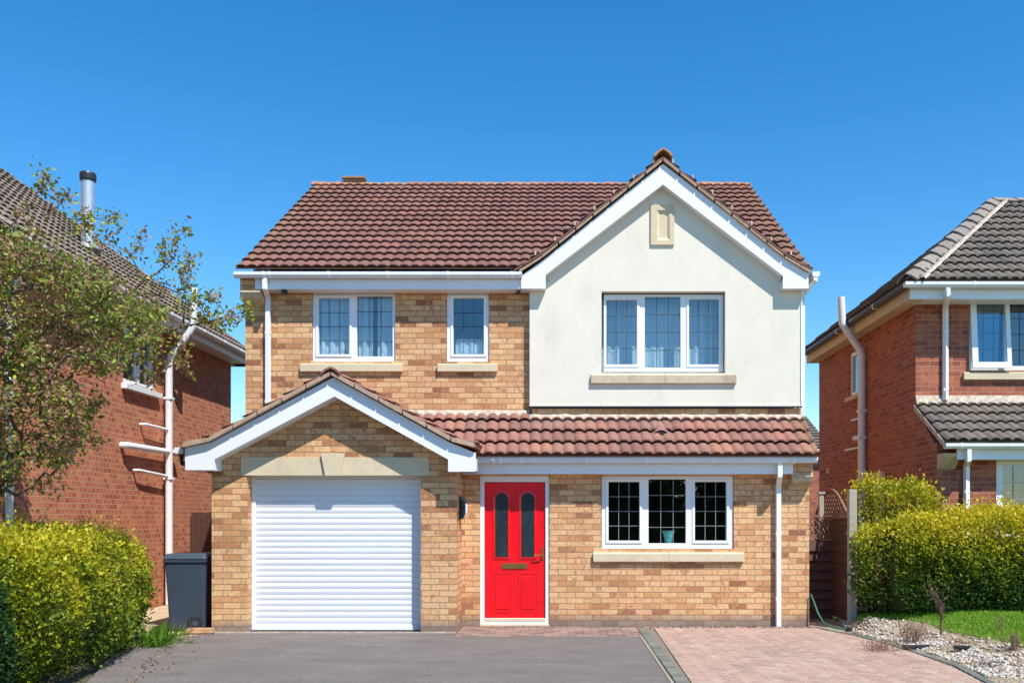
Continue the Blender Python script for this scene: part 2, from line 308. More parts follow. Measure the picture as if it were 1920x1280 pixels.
# ------------------------------------------------------------------ roofs, foliage and other generators
def tiled(name, mat, parent, O, U, D, prof, width, clips=(), gauge=.3, pitch=.155, amp=.021, t=.037, seed=0, sub=8, under=.012):
    O, U, D = Vector(O), Vector(U), Vector(D); rs = random.Random(seed)
    seg = [0]
    for a, b in zip(prof, prof[1:]): seg.append(seg[-1] + math.hypot(b[0]-a[0], b[1]-a[1]))
    Ltot = seg[-1]
    def P(s):
        for i in range(len(seg)-1):
            if s <= seg[i+1] + 1e-9 or i == len(seg)-2:
                q = (s - seg[i])/(seg[i+1]-seg[i]); d = prof[i][0] + q*(prof[i+1][0]-prof[i][0]); z = prof[i][1] + q*(prof[i+1][1]-prof[i][1])
                k = Vector(((prof[i+1][0]-prof[i][0]), (prof[i+1][1]-prof[i][1]))).normalized()
                return D*d + Vector((0, 0, z)), (Vector((0, 0, 1))*k.x - D*k.y)
    step = pitch/sub; nu = max(2, int(round(width/step))); us = [i*width/nu for i in range(nu+1)]
    hs = [amp*(.5 - .5*math.cos(2*math.pi*(u/pitch + .12*math.sin(2*math.pi*u/pitch))))**1.2 for u in us]
    nc = max(1, int(math.ceil(Ltot/gauge - .05)))
    bm = bmesh.new(); uvl = bm.loops.layers.uv.new('tile')
    off = WORLD[parent.name]
    for i in range(nc):
        s0, s1 = i*gauge, min((i+1)*gauge, Ltot)
        if i == nc-1: s1 = Ltot
        p0, n0 = P(s0 + 1e-6); p1, n1 = P(s1 - 1e-6); pm, nm = P((s0+s1)/2)
        rowj = rs.uniform(-.003, .003); j = 0; jit = 0
        rows = []
        for k, u in enumerate(us):
            if int(u/(2*pitch) + 1e-6) != j or k == 0: j = int(u/(2*pitch) + 1e-6); jit = rs.uniform(-.0035, .0035)
            h = hs[k]; base = O + U*u - off; dn = (p0 - pm).normalized()*(jit + rowj)*1.5
            low = (h - .004 if i else -.02)
            pb, nb = P(s0 + .05)
            rows.append([bm.verts.new(base + pb + n0*low), bm.verts.new(base + pb + nb*(h + t*.9 - .016)), bm.verts.new(base + p0 + dn + n0*(h + t + jit - .016)), bm.verts.new(base + p0 + dn + n0*(h + t + jit)),
                         bm.verts.new(base + pm + nm*(h + t*.5)), bm.verts.new(base + p1 + n1*h)])
        for k in range(nu):
            tx = int((us[k] + us[k+1])/2/(2*pitch)) + .5
            for r in range(5):
                f = bm.faces.new((rows[k][r], rows[k+1][r], rows[k+1][r+1], rows[k][r+1])); f.smooth = (r > 2)
                for l in f.loops: l[uvl].uv = (tx + 40*seed, i + .5)
    # underside and verge ends
    for a, b in zip(prof, prof[1:]):
        k = Vector((b[0]-a[0], b[1]-a[1])).normalized(); nn = Vector((0, 0, 1))*k.x - D*k.y
        q = [O - off + U*u + D*pp[0] + Vector((0, 0, pp[1])) - nn*(under if w_ else -.01) for w_ in (1, 0) for u, pp in ((0, a), (width, a), (width, b), (0, b))]
        vs = [bm.verts.new(p) for p in q]
        for idx in ((3,2,1,0), (0,1,5,4), (0,4,7,3), (1,2,6,5)):
            f = bm.faces.new([vs[x] for x in idx])
            for l in f.loops: l[uvl].uv = (3.5, 99.5)
    for co, no in clips:
        bmesh.ops.bisect_plane(bm, geom=bm.verts[:] + bm.edges[:] + bm.faces[:], plane_co=Vector(co) - off, plane_no=Vector(no), clear_outer=True)
    me = bpy.data.meshes.new(name); bm.to_mesh(me); bm.free()
    o = bpy.data.objects.new(name, me); COL.objects.link(o); o.parent = parent; WORLD[o.name] = off; me.materials.append(mat); return o

def caps(name, mat, parent, a, b, side, half=.13, drop=.10, length=.42, thick=.025, seed=1, step=.02, lay=None):
    """overlapping angled ridge or hip caps from a to b; side = horizontal unit vector across"""
    a, b, side = Vector(a), Vector(b), Vector(side).normalized(); d = (b-a); n = max(1, round(d.length/length)); ln = d.length/n; d.normalize()
    up = side.cross(d); up = up if up.z > 0 else -up; rs = random.Random(seed); off = WORLD[parent.name]
    bm = bmesh.new(); uvl = bm.loops.layers.uv.new('tile')
    for i in range(n):
        A = a + d*(i*ln - .012) - off; B = a + d*((i+1)*ln - .004) - off; jz = rs.uniform(-.006, .006)
        prof = [(-half, -drop), (-half*.5, -drop*.36), (0, 0), (half*.5, -drop*.36), (half, -drop)]
        ring = []
        for P_, lift in ((A, step), (B, 0)):
            for x, z in prof: ring.append(bm.verts.new(P_ + side*x + up*(z + lift + jz)))
            for x, z in prof: ring.append(bm.verts.new(P_ + side*x*.86 + up*(z + lift + jz - thick)))
        idx = []
        for k in range(4):
            idx += [(k, k+1, 11+k, 10+k), (5+k, 15+k, 16+k, 6+k), (k, 5+k, 6+k, k+1), (10+k, 11+k, 16+k, 15+k)]
        idx += [(0, 10, 15, 5), (4, 9, 19, 14)]
        for q in idx:
            f = bm.faces.new([ring[x] for x in q])
            for l in f.loops: l[uvl].uv = (i + .5 + 60*seed, 200.5)
    bmesh.ops.recalc_face_normals(bm, faces=bm.faces)
    me = bpy.data.meshes.new(name); bm.to_mesh(me); bm.free()
    o = bpy.data.objects.new(name, me); COL.objects.link(o); o.parent = parent; WORLD[o.name] = off; me.materials.append(mat); return o

def leaves(name, mat, pts, tint, size, parent=None, flat=0.0, aspect=.55, prefer=None):
    pts = np.asarray(pts, float); n = len(pts); off = np.array(WORLD[parent.name]) if parent is not None else np.zeros(3)
    d = RS.normal(size=(n, 3)); d[:, 2] = d[:, 2]*(1-flat) + .1
    if prefer is not None: d = d*.6 + np.asarray(prefer)
    d /= np.linalg.norm(d, axis=1)[:, None]
    r = RS.normal(size=(n, 3)); s = np.cross(d, r); s /= np.linalg.norm(s, axis=1)[:, None] + 1e-9; nn = np.cross(d, s)
    L_ = (size*RS.uniform(.6, 1.25, n))[:, None]; W_ = L_*aspect
    v = np.stack([pts, pts + d*L_*.5 + s*W_*.5 + nn*L_*.1, pts + d*L_, pts + d*L_*.5 - s*W_*.5 + nn*L_*.1], 1) - off
    me = bpy.data.meshes.new(name); me.vertices.add(4*n); me.vertices.foreach_set('co', v.reshape(-1))
    me.loops.add(4*n); me.loops.foreach_set('vertex_index', np.arange(4*n, dtype=np.int32))
    me.polygons.add(n); me.polygons.foreach_set('loop_start', np.arange(0, 4*n, 4, dtype=np.int32)); me.polygons.foreach_set('loop_total', np.full(n, 4, dtype=np.int32))
    at = me.attributes.new('tint', 'FLOAT', 'POINT'); at.data.foreach_set('value', np.repeat(np.clip(tint, 0, 1), 4).astype(np.float32))
    me.update(calc_edges=True); me.materials.append(mat)
    o = bpy.data.objects.new(name, me); COL.objects.link(o); WORLD[o.name] = Vector(off)
    if parent is not None: o.parent = parent
    return o

def pin(poly, x, y):
    c = False; j = len(poly)-1
    for i in range(len(poly)):
        if (poly[i][1] > y) != (poly[j][1] > y) and x < (poly[j][0]-poly[i][0])*(y-poly[i][1])/(poly[j][1]-poly[i][1]) + poly[i][0]: c = not c
        j = i
    return c

def grow(start_paths, targets, seg=.14, wob=.03, r0=.004, seed=3, power=.5):
    """branch skeleton: limb polylines, then each target joined to the nearest node"""
    rs = random.Random(seed); nd = []; par = []
    def chain(a_i, b, w_):
        a = nd[a_i]; n = max(1, int((b-a).length/seg)); i = a_i
        bend = Vector((rs.uniform(-1, 1), rs.uniform(-1, 1), rs.uniform(.2, 1)))*w_*(b-a).length
        for k in range(1, n+1):
            q = k/n; p = a.lerp(b, q) + bend*math.sin(q*math.pi) + Vector([rs.uniform(-wob, wob)*.5 for _ in range(3)])
            nd.append(p); par.append(i); i = len(nd)-1
        return i
    for p in start_paths:
        pts = [Vector(q) for q in p]
        if not nd: nd.append(pts[0]); par.append(-1); i = 0
        else: i = min(range(len(nd)), key=lambda k: (nd[k]-pts[0]).length)
        for q in pts[1:]: i = chain(i, q, .02)
    root = nd[0]
    for t in sorted([Vector(t) for t in targets], key=lambda t: (t-nd[min(6, len(nd)-1)]).length):
        arr = np.array([tuple(p) for p in nd]); i = int(np.argmin(((arr - np.array(t))**2).sum(1))); chain(i, t, .05)
    cnt = [1]*len(nd)
    for i in range(len(nd)-1, 0, -1): cnt[par[i]] += cnt[i]
    rad = [r0*c**power for c in cnt]
    return nd, par, rad
def branch_mesh(nd, par, rad, n=6, minr=0):
    mb = MB()
    for i in range(1, len(nd)):
        a, b = nd[par[i]], nd[i]
        if (b-a).length < 1e-5: continue
        mb.tube([a, b], [min(rad[par[i]], rad[i]*1.6), rad[i]], n=n if rad[i] > .01 else 4, cap=False)
    return mb

# ------------------------------------------------------------------ windows
def window(parent, x0, x1, z0, z1, y, lights, mat=None, sash=(), cols=3, rows=4, leadm='leaddark', depth=.07, side=None, glass='glass', leadw=.009):
    """lights: list of (x0,x1,z0,z1) glazed openings. Facing -y (side None) or along +-x (side=+1/-1, coordinates in y)."""
    mb = MB(); sgn = 1 if side is None else -side
    pr = 'x' if side is not None else None
    D = lambda t: y + sgn*t                        # t grows into the house
    mb.panel(x0, x1, z0, z1, D(0), D(depth), holes=lights, side=pr)
    w_ = mb.build('window', M['upvc'], parent, bevel=.004)
    for k, (a, b, c, d) in enumerate(lights):
        g = MB()
        def bx(m_, u0, u1, v0, v1, t0, t1):
            d0, d1 = sorted((D(t0), D(t1)))
            if pr: m_.box(d0, d1, u0, u1, v0, v1)
            else: m_.box(u0, u1, d0, d1, v0, v1)
        bx(g, a-.004, b+.004, c-.004, d+.004, depth*.45, depth*.45+.006); g.build('pane', M[glass], w_)
        if cols:
            g = MB()
            for i in range(1, cols): u = a + (b-a)*i/cols; bx(g, u-leadw/2, u+leadw/2, c, d, depth*.45-.004, depth*.45-.001)
            for i in range(1, rows): u = c + (d-c)*i/rows; bx(g, a, b, u-leadw/2, u+leadw/2, depth*.45-.0065, depth*.45-.0042)
            g.build('lead_grid', M[leadm], w_, weld=False)
        if k in sash:
            g = MB(); e = .038
            g.panel(a-e, b+e, c-e, d+e, D(-.014), D(-.001), holes=[(a-.002, b+.002, c-.002, d+.002)], side=pr); g.build('sash', M['upvc'], w_, bevel=.005)
    return w_
def sill(win, x0, x1, z0, z1, y0, y1, mat='stone', joint=None):
    mb = MB(); e = .012
    prof = [(y0, z0), (y0, z1-e*2), (y0+e, z1-e), (y1, z1), (y1, z0)]
    if joint is None: mb.prism(prof, x0, x1, 'x')
    else: mb.prism(prof, x0, joint-.003, 'x'); mb.prism(prof, joint+.003, x1, 'x'); mb.box(joint-.004, joint+.004, y0+.006, y1-.01, z0+.006, z1-.02)
    return mb.build('sill', M[mat], win, bevel=.004)
def gutter(parent, a, b, w_=.11, h=.075, brackets=(), name='gutter', mat='gutter', front=-1):
    """square-ish gutter from a to b (centre top line)"""
    a, b = Vector(a), Vector(b); ax = 'x' if abs(b.x-a.x) > abs(b.y-a.y) else 'y'
    pr = [(-w_/2, 0), (-w_/2, -h*.55), (-w_*.30, -h), (w_*.30, -h), (w_/2, -h*.55), (w_/2, 0), (w_*.42, 0), (w_*.42, -h*.5), (w_*.25, -h*.88), (-w_*.25, -h*.88), (-w_*.42, -h*.5), (-w_*.42, 0)]
    mb = MB(); c = (a.y, a.z) if ax == 'x' else (a.x, a.z)
    s0, s1 = (a.x, b.x) if ax == 'x' else (a.y, b.y)
    mb.prism([(c[0]+p, c[1]+q) for p, q in pr], s0, s1, ax)
    solid = [(c[0]+p, c[1]+q) for p, q in pr[:6]]
    mb.prism(solid, s0-.006, s0, ax); mb.prism(solid, s1, s1+.006, ax)
    g = mb.build(name, M[mat], parent, smooth=False)
    for s in brackets:
        m2 = MB(); m2.prism([(c[0]+p*1.09, c[1]+q*1.08+(.004 if q == 0 else 0)) for p, q in pr[:6]] + [(c[0]+.42*w_, c[1]+.005), (c[0]-.42*w_, c[1]+.005)], s-.02, s+.02, ax); m2.build('gutter_union', M['upvc'], g, bevel=.003)
    return g
def downpipe(parent, path, r=.046, n=4, sq=True, clips=(), mat='upvc', name='downpipe', horiz=None):
    o = MB().tube(path, r, n=n, sq=sq).build(name, M[mat], parent, bevel=.005 if sq else 0, smooth=not sq)
    for p in clips:
        p = Vector(p); q = r*.71+.006 if sq else r+.008
        MB().box(p.x-q, p.x+q, p.y-q, p.y+q, p.z-.02, p.z+.02).build('pipe_clip', M[mat], o, bevel=.003)
    return o

# ================================================================== MAIN HOUSE
GX0, GX1 = -4.609, -1.369          # garage
HX0, HX1 = -4.588, 3.490           # house
YG, YL, YB, YR = 12.0, 12.7, 13.22, 13.10   # garage front, ground-floor wall, first-floor brick, rendered gable
EZ, RZ, EY, RY = 5.07, 7.77, 12.92, 17.05   # main roof
kM = (RZ-EZ)/(RY-EY)
house = empty('brick_house', (-.5, 12.7, 0), 'buff brick detached house with red front door, white garage door and cream rendered gable', 'house')
# walls -------------------------------------------------------------
w1 = dict(x0=X(585,YB), x1=X(741,YB), z0=Z(678,YB), z1=Z(544,YB)); w2 = dict(x0=X(837,YB), x1=X(917,YB), z0=Z(678,YB), z1=Z(544,YB))
gw = dict(x0=X(1128,YL), x1=X(1376,YL), z0=Z(1029,YL), z1=Z(891,YL)); rw = dict(x0=X(1128,YR), x1=X(1360,YR), z0=Z(699,YR), z1=Z(546,YR))
dr = dict(x0=X(900,YL), x1=X(1030,YL), z0=.015, z1=Z(891,YL))
go = dict(x0=X(463,YG), x1=X(789,YG), z0=0.0, z1=Z(891,YG))
wl = MB()
# garage front with gable
wl.panel(GX0, GX1, -.1, 2.42, YG, YG+.22, holes=[(go['x0'], go['x1'], -.1, go['z1'])])
gapex = 3.405 - .09
wl.add([], [])
wl.prism([(GX0, 2.42), (GX1, 2.42), (-2.95+.42, gapex-.55*.42), (-2.95, gapex), (-2.95-.42, gapex-.55*.42)], YG, YG+.22)
wl.panel(YG+.22, YB, -.1, 2.42, GX0, GX0+.22, side='x'); wl.panel(YG+.22, YL, -.1, 2.42, GX1, GX1-.22, side='x')
# ground-floor front
wl.panel(GX1-.22, HX1, -.1, 2.42, YL, YL+.25, holes=[(dr['x0'], dr['x1'], -.1, dr['z1']), (gw['x0'], gw['x1'], gw['z0'], gw['z1'])])
# first-floor brick front, gable backing and strip under the render
wl.panel(HX0, -.40, 2.42, 5.0, YB, YB+.25, holes=[(w1['x0'], w1['x1'], w1['z0'], w1['z1']), (w2['x0'], w2['x1'], w2['z0'], w2['z1'])])
wl.panel(-.40, HX1, 2.42, 3.10, YR+.03, YR+.25)
# sides and rear
wl.prism([(YB+.25, -.1), (21.0, -.1), (21.0, 5.0), (RY, RZ-.15), (YB+.25, 5.15)], HX0, HX0+.25, 'x')
wl.panel(YL+.25, YR+.25, -.1, 2.42, HX1, HX1-.25, side='x')
wl.prism([(YR+.25, -.1), (21.0, -.1), (21.0, 5.0), (RY, RZ-.15), (YR+.25, 5.15)], HX1-.25, HX1, 'x')
wl.panel(HX0+.25, HX1-.25, -.1, 5.0, 21.0, 20.75)
wl.build('wall', M['brick'], house)
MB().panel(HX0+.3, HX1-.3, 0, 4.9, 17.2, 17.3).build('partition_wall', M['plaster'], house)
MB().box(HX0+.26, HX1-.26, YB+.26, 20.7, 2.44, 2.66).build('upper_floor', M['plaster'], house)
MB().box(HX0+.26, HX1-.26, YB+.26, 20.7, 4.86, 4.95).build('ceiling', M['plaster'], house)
# cream render skin on the gable
def gz(x, dz=0.0):    # gable roof surface height (kinked)
    d = abs(x-1.47); return (6.65-.79*d if d <= 1.75 else 5.2675-.55*(d-1.75)) + dz
rm = MB(); RX0, RX1 = X(993,YR), X(1503,YR)
rm.panel(RX0, RX1, Z(762,YR), 4.86, YR, YR+.12, holes=[(rw['x0'], rw['x1'], rw['z0'], rw['z1'])])
rm.prism([(RX0, 4.86), (RX1, 4.86), (3.22, 5.10), (1.47, gz(1.47,-.12)), (-.28, 5.10)], YR, YR+.12)
rm.build('rendered_wall', M['render'], house)
MB().box(RX0-.004, RX1+.004, YR-.022, YR+.0, Z(762,YR)-.016, Z(762,YR)+.004).build('render_bead', M['dark'], house)
MB().box(RX0, RX1, YR-.008, YR-.001, Z(762,YR)+.006, Z(762,YR)+.03).build('render_stop', M['render'], house)
# garage lintel and keystone
lz0, lz1 = Z(891,YG), Z(857,YG)
lt = MB().box(X(452,YG), X(804,YG), YG-.012, YG+.0, lz0-.001, lz1).box(go['x0'], go['x1'], YG+.0, YG+.2, lz0-.001, lz0+.05).build('garage_lintel', M['stone'], house, bevel=.003)
MB().prism([(X(603,YG), Z(850,YG)), (X(648,YG), Z(850,YG)), (X(640,YG), lz0-.004), (X(611,YG), lz0-.004)], YG-.05, YG-.0125).build('keystone', M['stone'], lt, bevel=.004)
# roller garage door
gd = MB(); yd = YG+.215; nsl = 27; hsl = (go['z1']+.03)/nsl; pts = []
for i in range(nsl):
    z = .02 + i*hsl
    pts += [(yd, z), (yd-.008, z+hsl*.12), (yd-.013, z+hsl*.45), (yd-.011, z+hsl*.82), (yd, z+hsl*.93)]
gd.prism(pts + [(yd+.02, .02+nsl*hsl), (yd+.02, .02)], go['x0']+.01, go['x1']-.01, 'x')
gdo = gd.build('garage_door', simple('white_roller', (.80,.82,.86), .35, .012, 3), house)
MB().box(go['x0']+.0, go['x0']+.055, yd-.03, yd-.018, .012, go['z1']-.002).build('guide_rail', M['upvc'], gdo, bevel=.003)
MB().box(go['x1']-.055, go['x1'], yd-.03, yd-.018, .012, go['z1']-.002).build('guide_rail', M['upvc'], gdo, bevel=.003)
MB().box(go['x0']+.06, go['x1']-.06, yd-.034, yd-.018, .012, .07).build('bottom_bar', M['upvc'], gdo, bevel=.004)
# front door -------------------------------------------------------
df = MB().panel(dr['x0'], dr['x1'], .03, dr['z1'], YL+.02, YL+.09, holes=[(X(908,YL), X(1022.5,YL), .11, Z(903,YL))]).build('door_frame', M['upvc'], house, bevel=.005)
MB().box(dr['x0'], dr['x1'], YL-.03, YL+.10, .004, .028).build('threshold', M['stone'], df, bevel=.004)
MB().box(X(908,YL), X(1022.5,YL), YL+.012, YL+.05, .075, .107).build('weather_bar', simple('brass_strip', (.70,.58,.36), .4, .1), df, bevel=.004)
dx0, dx1, dz0, dz1 = X(908.5,YL), X(1022,YL), .112, Z(904,YL)
def arch(x0, x1, z0, z1, n=12):
    r = (x1-x0)/2; c = (x0+x1)/2; return [(x0, z0), (x1, z0)] + [(c + r*math.cos(a), z1 - r + r*math.sin(a)) for a in [math.pi*i/n for i in range(n+1)]]
door = MB().box(dx0, dx1, YL+.05, YL+.095, dz0, dz1).build('front_door', M['red'], house, bevel=.003)
for a, b in ((928, 952.5), (977, 1002)):
    zt, zb = Z(923,YL), Z(1044,YL); xa, xb = X(a,YL), X(b,YL)
    inner = arch(xa, xb, zb, zt); outer = arch(xa-.03, xb+.03, zb-.03, zt+.03)
    mb = MB(); n = len(inner); vs = []
    for y_, dd in ((YL+.034, inner), (YL+.041, outer), (YL+.0495, outer), (YL+.0495, inner)): vs += [(p[0], y_, p[1]) for p in dd]
    mb.add(vs, [(k*n+i, k*n+(i+1) % n, ((k+1) % 4)*n+(i+1) % n, ((k+1) % 4)*n+i) for k in range(4) for i in range(n)])
    mb.build('glazing_bead', M['red'], door)
    MB().prism(inner, YL+.044, YL+.0485).build('pane', M['obscure'], door)
for a, b in ((925, 957), (974, 1006)):
    xa, xb, za, zb = X(a,YL), X(b,YL), Z(1146,YL), Z(1076,YL)
    MB().panel(xa-.018, xb+.018, za-.018, zb+.018, YL+.044, YL+.0499, holes=[(xa, xb, za, zb)]).build('door_moulding', M['red'], door, bevel=.0025)
    MB().box(xa+.03, xb-.03, YL+.041, YL+.0498, za+.03, zb-.03).build('raised_panel', M['red'], door, bevel=.004)
MB().box(X(941,YL), X(988,YL), YL+.038, YL+.049, Z(1066,YL), Z(1056,YL)).build('letterbox', M['brass'], door, bevel=.003)
hx = X(1017,YL)
hd = MB().box(hx-.014, hx+.014, YL+.039, YL+.049, Z(1049,YL), Z(1026,YL)).build('door_handle', M['brass'], door, bevel=.004)
MB().tube([(hx, YL+.04, Z(1040,YL)), (hx, YL-.005, Z(1040,YL)), (hx-.03, YL-.01, Z(1040,YL)), (hx-.12, YL-.006, Z(1041,YL))], .009, 8).build('lever', M['brass'], hd, smooth=True)
# windows ----------------------------------------------------------
def lights(l, Y): return [(X(a,Y), X(b,Y), Z(d,Y), Z(c,Y)) for a, b, c, d in l]
yw = YB+.03
W = window(house, w1['x0']+.004, w1['x1']-.004, w1['z0']+.004, w1['z1']-.002, yw, lights([(597,655,559,664),(669,736,555,668)], yw), sash=(0,), cols=3, rows=4); 
sill(W, X(564,YB), X(755,YB), Z(697,YB), Z(681,YB), YB-.055, YB+.02)
W = window(house, w2['x0']+.004, w2['x1']-.004, w2['z0']+.004, w2['z1']-.002, yw, lights([(850,907,559,664)], yw), sash=(0,), cols=3, rows=4)
sill(W, X(821,YB), X(933,YB), Z(697,YB), Z(681,YB), YB-.055, YB+.02)
yw = YL+.03
W = window(house, gw['x0']+.004, gw['x1']-.004, gw['z0']+.004, gw['z1']-.002, yw, lights([(1141,1199,903,1013),(1216,1286,898,1018),(1303,1362,903,1013)], yw), sash=(0,2), cols=3, rows=4, leadm='leadwhite', leadw=.0062)
sill(W, X(1112,YL), X(1394,YL), Z(1052,YL), Z(1034,YL), YL-.055, YL+.02, joint=X(1253,YL))
yw = YR+.115
W = window(house, X(1132,yw), X(1356,yw), Z(697,yw), Z(552,yw), yw, lights([(1137,1194,562,683),(1209,1276,556,689),(1292,1348,561,683)], yw), sash=(0,2), cols=3, rows=4)
sill(W, X(1108,YR), X(1380,YR), Z(719,YR), Z(701,YR), YR-.05, YR-.001, mat='darkstone', joint=X(1246,YR))
# sunken stone plaque
px0, px1, pz0, pz1 = X(1220,YR), X(1264,YR), Z(460,YR), Z(385,YR); ix0, ix1, iz0, iz1 = X(1236,YR), X(1251,YR), Z(446,YR), Z(401,YR)
mb = MB(); o_ = [(px0,pz0),(px1,pz0),(px1,pz1),(px0,pz1)]; m_ = [(ix0-.035,iz0-.045),(ix1+.035,iz0-.045),(ix1+.035,iz1+.045),(ix0-.035,iz1+.045)]; n_ = [(ix0,iz0),(ix1,iz0),(ix1,iz1),(ix0,iz1)]
vs = [(p[0], YR-.03, p[1]) for p in o_] + [(p[0], YR-.03, p[1]) for p in m_] + [(p[0], YR-.001, p[1]) for p in n_] + [(p[0], YR-.0005, p[1]) for p in o_]
mb.add(vs, [(i, (i+1) % 4, 4+(i+1) % 4, 4+i) for i in range(4)] + [(4+i, 4+(i+1) % 4, 8+(i+1) % 4, 8+i) for i in range(4)] + [(8,9,10,11)] + [(12+i, 12+(i+1) % 4, (i+1) % 4, i) for i in range(4)])
mb.build('stone_plaque', M['stone'], house)
# roofs ------------------------------------------------------------
def gplane(sgn): return Vector((-sgn*.79, 0, -1)).normalized()      # keep above gable plane: clear side is below
mp = [(0, EZ), (RY-EY, RZ)]
rl = tiled('main_roof', M['tile'], house, (HX0-.02, EY, 0), (1,0,0), (0,1,0), mp, 1.47-HX0+.02, clips=[((1.47, 13, 6.65-.02), Vector((.79, 0, -1)))] if False else [], seed=1) if False else None
# left part up to the valley, right part beyond it
def below_gable(s):   # plane through the gable ridge line along y, slope .79 falling away on side s (-1 left, +1 right); outer = below
    return ((1.47, 13, 6.60), Vector((s*(-.79), 0, -1)))
tiled('main_roof', M['tile'], house, (HX0-.03, EY, 0), (1,0,0), (0,1,0), mp, 1.47-(HX0-.03), clips=[((1.47, 13, 6.66), Vector((.79, 0, -1)))], seed=1)
tiled('main_roof', M['tile'], house, (1.47, EY, 0), (1,0,0), (0,1,0), mp, 3.55-1.47, clips=[((1.47, 13, 6.66), Vector((-.79, 0, -1)))], seed=2)
MB().prism([(RY+.02, RZ-.01), (21.3, EZ-.1), (21.3, EZ-.16), (RY+.02, RZ-.07)], HX0-.03, 3.55, 'x').build('rear_roof', M['tile'], house)
ab = ((0, EY, EZ-.03), Vector((0, kM, -1)))
gp = [(0, 5.04), (.36, 5.24), (.37+1.78, 6.65)]
tiled('gable_roof', M['tile'], house, (-.655, 12.90, 0), (0,1,0), (1,0,0), [(0, 5.035), (.375, 5.262), (2.125, 6.645)], 2.9, clips=[ab], seed=3)
tiled('gable_roof', M['tile'], house, (3.595, 12.90, 0), (0,1,0), (-1,0,0), [(0, 5.035), (.375, 5.262), (2.125, 6.645)], 2.9, clips=[ab], seed=4)
caps('ridge_capping', M['ridge'], house, (HX0-.05, RY, RZ+.045), (3.57, RY, RZ+.045), (0,1,0), seed=2, length=.45)
caps('ridge_capping', M['ridge'], house, (1.47, 12.885, 6.755), (1.47, 15.4, 6.755), (1,0,0), seed=3, half=.14, drop=.105)
rvx0, rvx1 = X(643,RY), X(686,RY)
MB().box(rvx0, rvx1, RY-.11, RY+.11, RZ+.09, RZ+.13).box(rvx0+.03, rvx1-.03, RY-.07, RY+.07, RZ+.03, RZ+.09).build('ridge_vent', M['ridge'], house, bevel=.012)
# lean-to roof
kL = .787; lz = lambda y: 2.355 + kL*(y-12.35)
kg = ((-2.95, 12, 3.405-.03), Vector((-.55, 0, -1)))    # right garage slope: keep above it
tiled('lean_to_roof', M['tile2'], house, (-2.6, 12.35, 0), (1,0,0), (0,1,0), [(0, 2.355), (YB-12.35-.01, lz(YB-.01))], -.43+2.6, clips=[kg], gauge=.2885, seed=5, amp=.034, t=.046)
tiled('lean_to_roof', M['tile2'], house, (-.43, 12.35, 0), (1,0,0), (0,1,0), [(0, 2.355), (YR-12.35+.02, lz(YR+.02))], 3.515+.43, clips=[], gauge=.2885, seed=6, amp=.034, t=.046)
for co, (xa, xb, yy) in enumerate(((-2.35, -.44, YB), (-.44, 3.49, YR+.03))):
    mb = MB(); n = int((xb-xa)/.0388); base = lz(yy)
    for i in range(n+1):
        x = xa + (xb-xa)*i/n; u = (x+2.6 if co == 0 else x+.43); h = .034*(.5-.5*math.cos(2*math.pi*u/.155)); j = noise.noise(Vector((x*7, co, 0)))*.012
        mb.v += [(x, yy-.002, base+.045+j*1.5), (x, yy-.045, base+.035+j), (x, yy-.09-j, base-.07+h+.012), (x, yy-.10-j, base-.09+h)]
    mb.f = [(4*i+k, 4*i+4+k, 4*i+5+k, 4*i+1+k) for i in range(n) for k in range(3)]
    mb.build('mortar_flaunching', M['mortar'], house, smooth=True)
# bonnet vent tile on the lean-to
vx = X(1238, 12.85); vz = lz(12.85)+.05
mb = MB(); vs = []; fs = []
for j, (dy, sc) in enumerate(((-.14, 1), (-.05, 1), (.12, .45))):
    for i in range(9):
        a = math.pi*i/8; vs.append((vx-.105*sc*math.cos(a), 12.85+dy, lz(12.85+dy)+.02+.09*sc*math.sin(a)))
fs = [(9*j+i, 9*j+i+1, 9*j+10+i, 9*j+9+i) for j in range(2) for i in range(8)]
mb.add(vs, fs); bv = mb.build('vent_tile', M['tile2'], house, smooth=True)
MB().prism([(vx-.09*math.cos(math.pi*i/8), lz(12.72)+.022+.072*math.sin(math.pi*i/8)) for i in range(9)], 12.725, 12.74).build('vent_opening', M['dark'], bv)
# garage roof
ovl = ((0, 12.35, 2.355-.03), Vector((0, kL, -1)))
tiled('garage_roof', M['tile2'], house, (-4.905, 11.675, 0), (0,1,0), (1,0,0), [(0, 2.452), (.385, 2.545), (1.955, 3.405)], 1.52, seed=7, under=.03)
tiled('garage_roof', M['tile2'], house, (-1.075, 11.675, 0), (0,1,0), (-1,0,0), [(0, 2.452), (.305, 2.545), (1.875, 3.405)], 1.52, clips=[ovl], seed=8, under=.03)
caps('ridge_capping', M['tile2'], house, (-2.95, 11.655, 3.455), (-2.95, 13.2, 3.455), (1,0,0), seed=5, half=.13, drop=.075, step=.005)
# bargeboards, verge mortar, fascias, soffits
def board(name, outer, inner, Y, dep, wallY, vm=None):
    P2 = lambda l: [(X(a,Y), Z(b,Y)) for a, b in l]
    bb = MB().prism(P2(outer) + P2(inner)[::-1], Y, Y+dep).build(name, M['board'], house, bevel=.003)
    sf = MB(); ii = P2(inner)
    for (xa, za), (xb, zb) in zip(ii, ii[1:]):
        if abs(xa-xb) < .02: continue
        else: sf.prism([(xa, za+.002), (xb, zb+.002), (xb, zb+.02), (xa, za+.02)], Y+dep, wallY)
    sf.build('soffit', M['board'], house, weld=False)
    return bb
YBB = 12.95
b1 = board('bargeboard', [(977,541),(977,517),(1019,487),(1243,307),(1480,489),(1516,513),(1516,541)], [(1023,541),(1023,515),(1243,346),(1468,517),(1468,541)], YBB, .028, YR-.002)
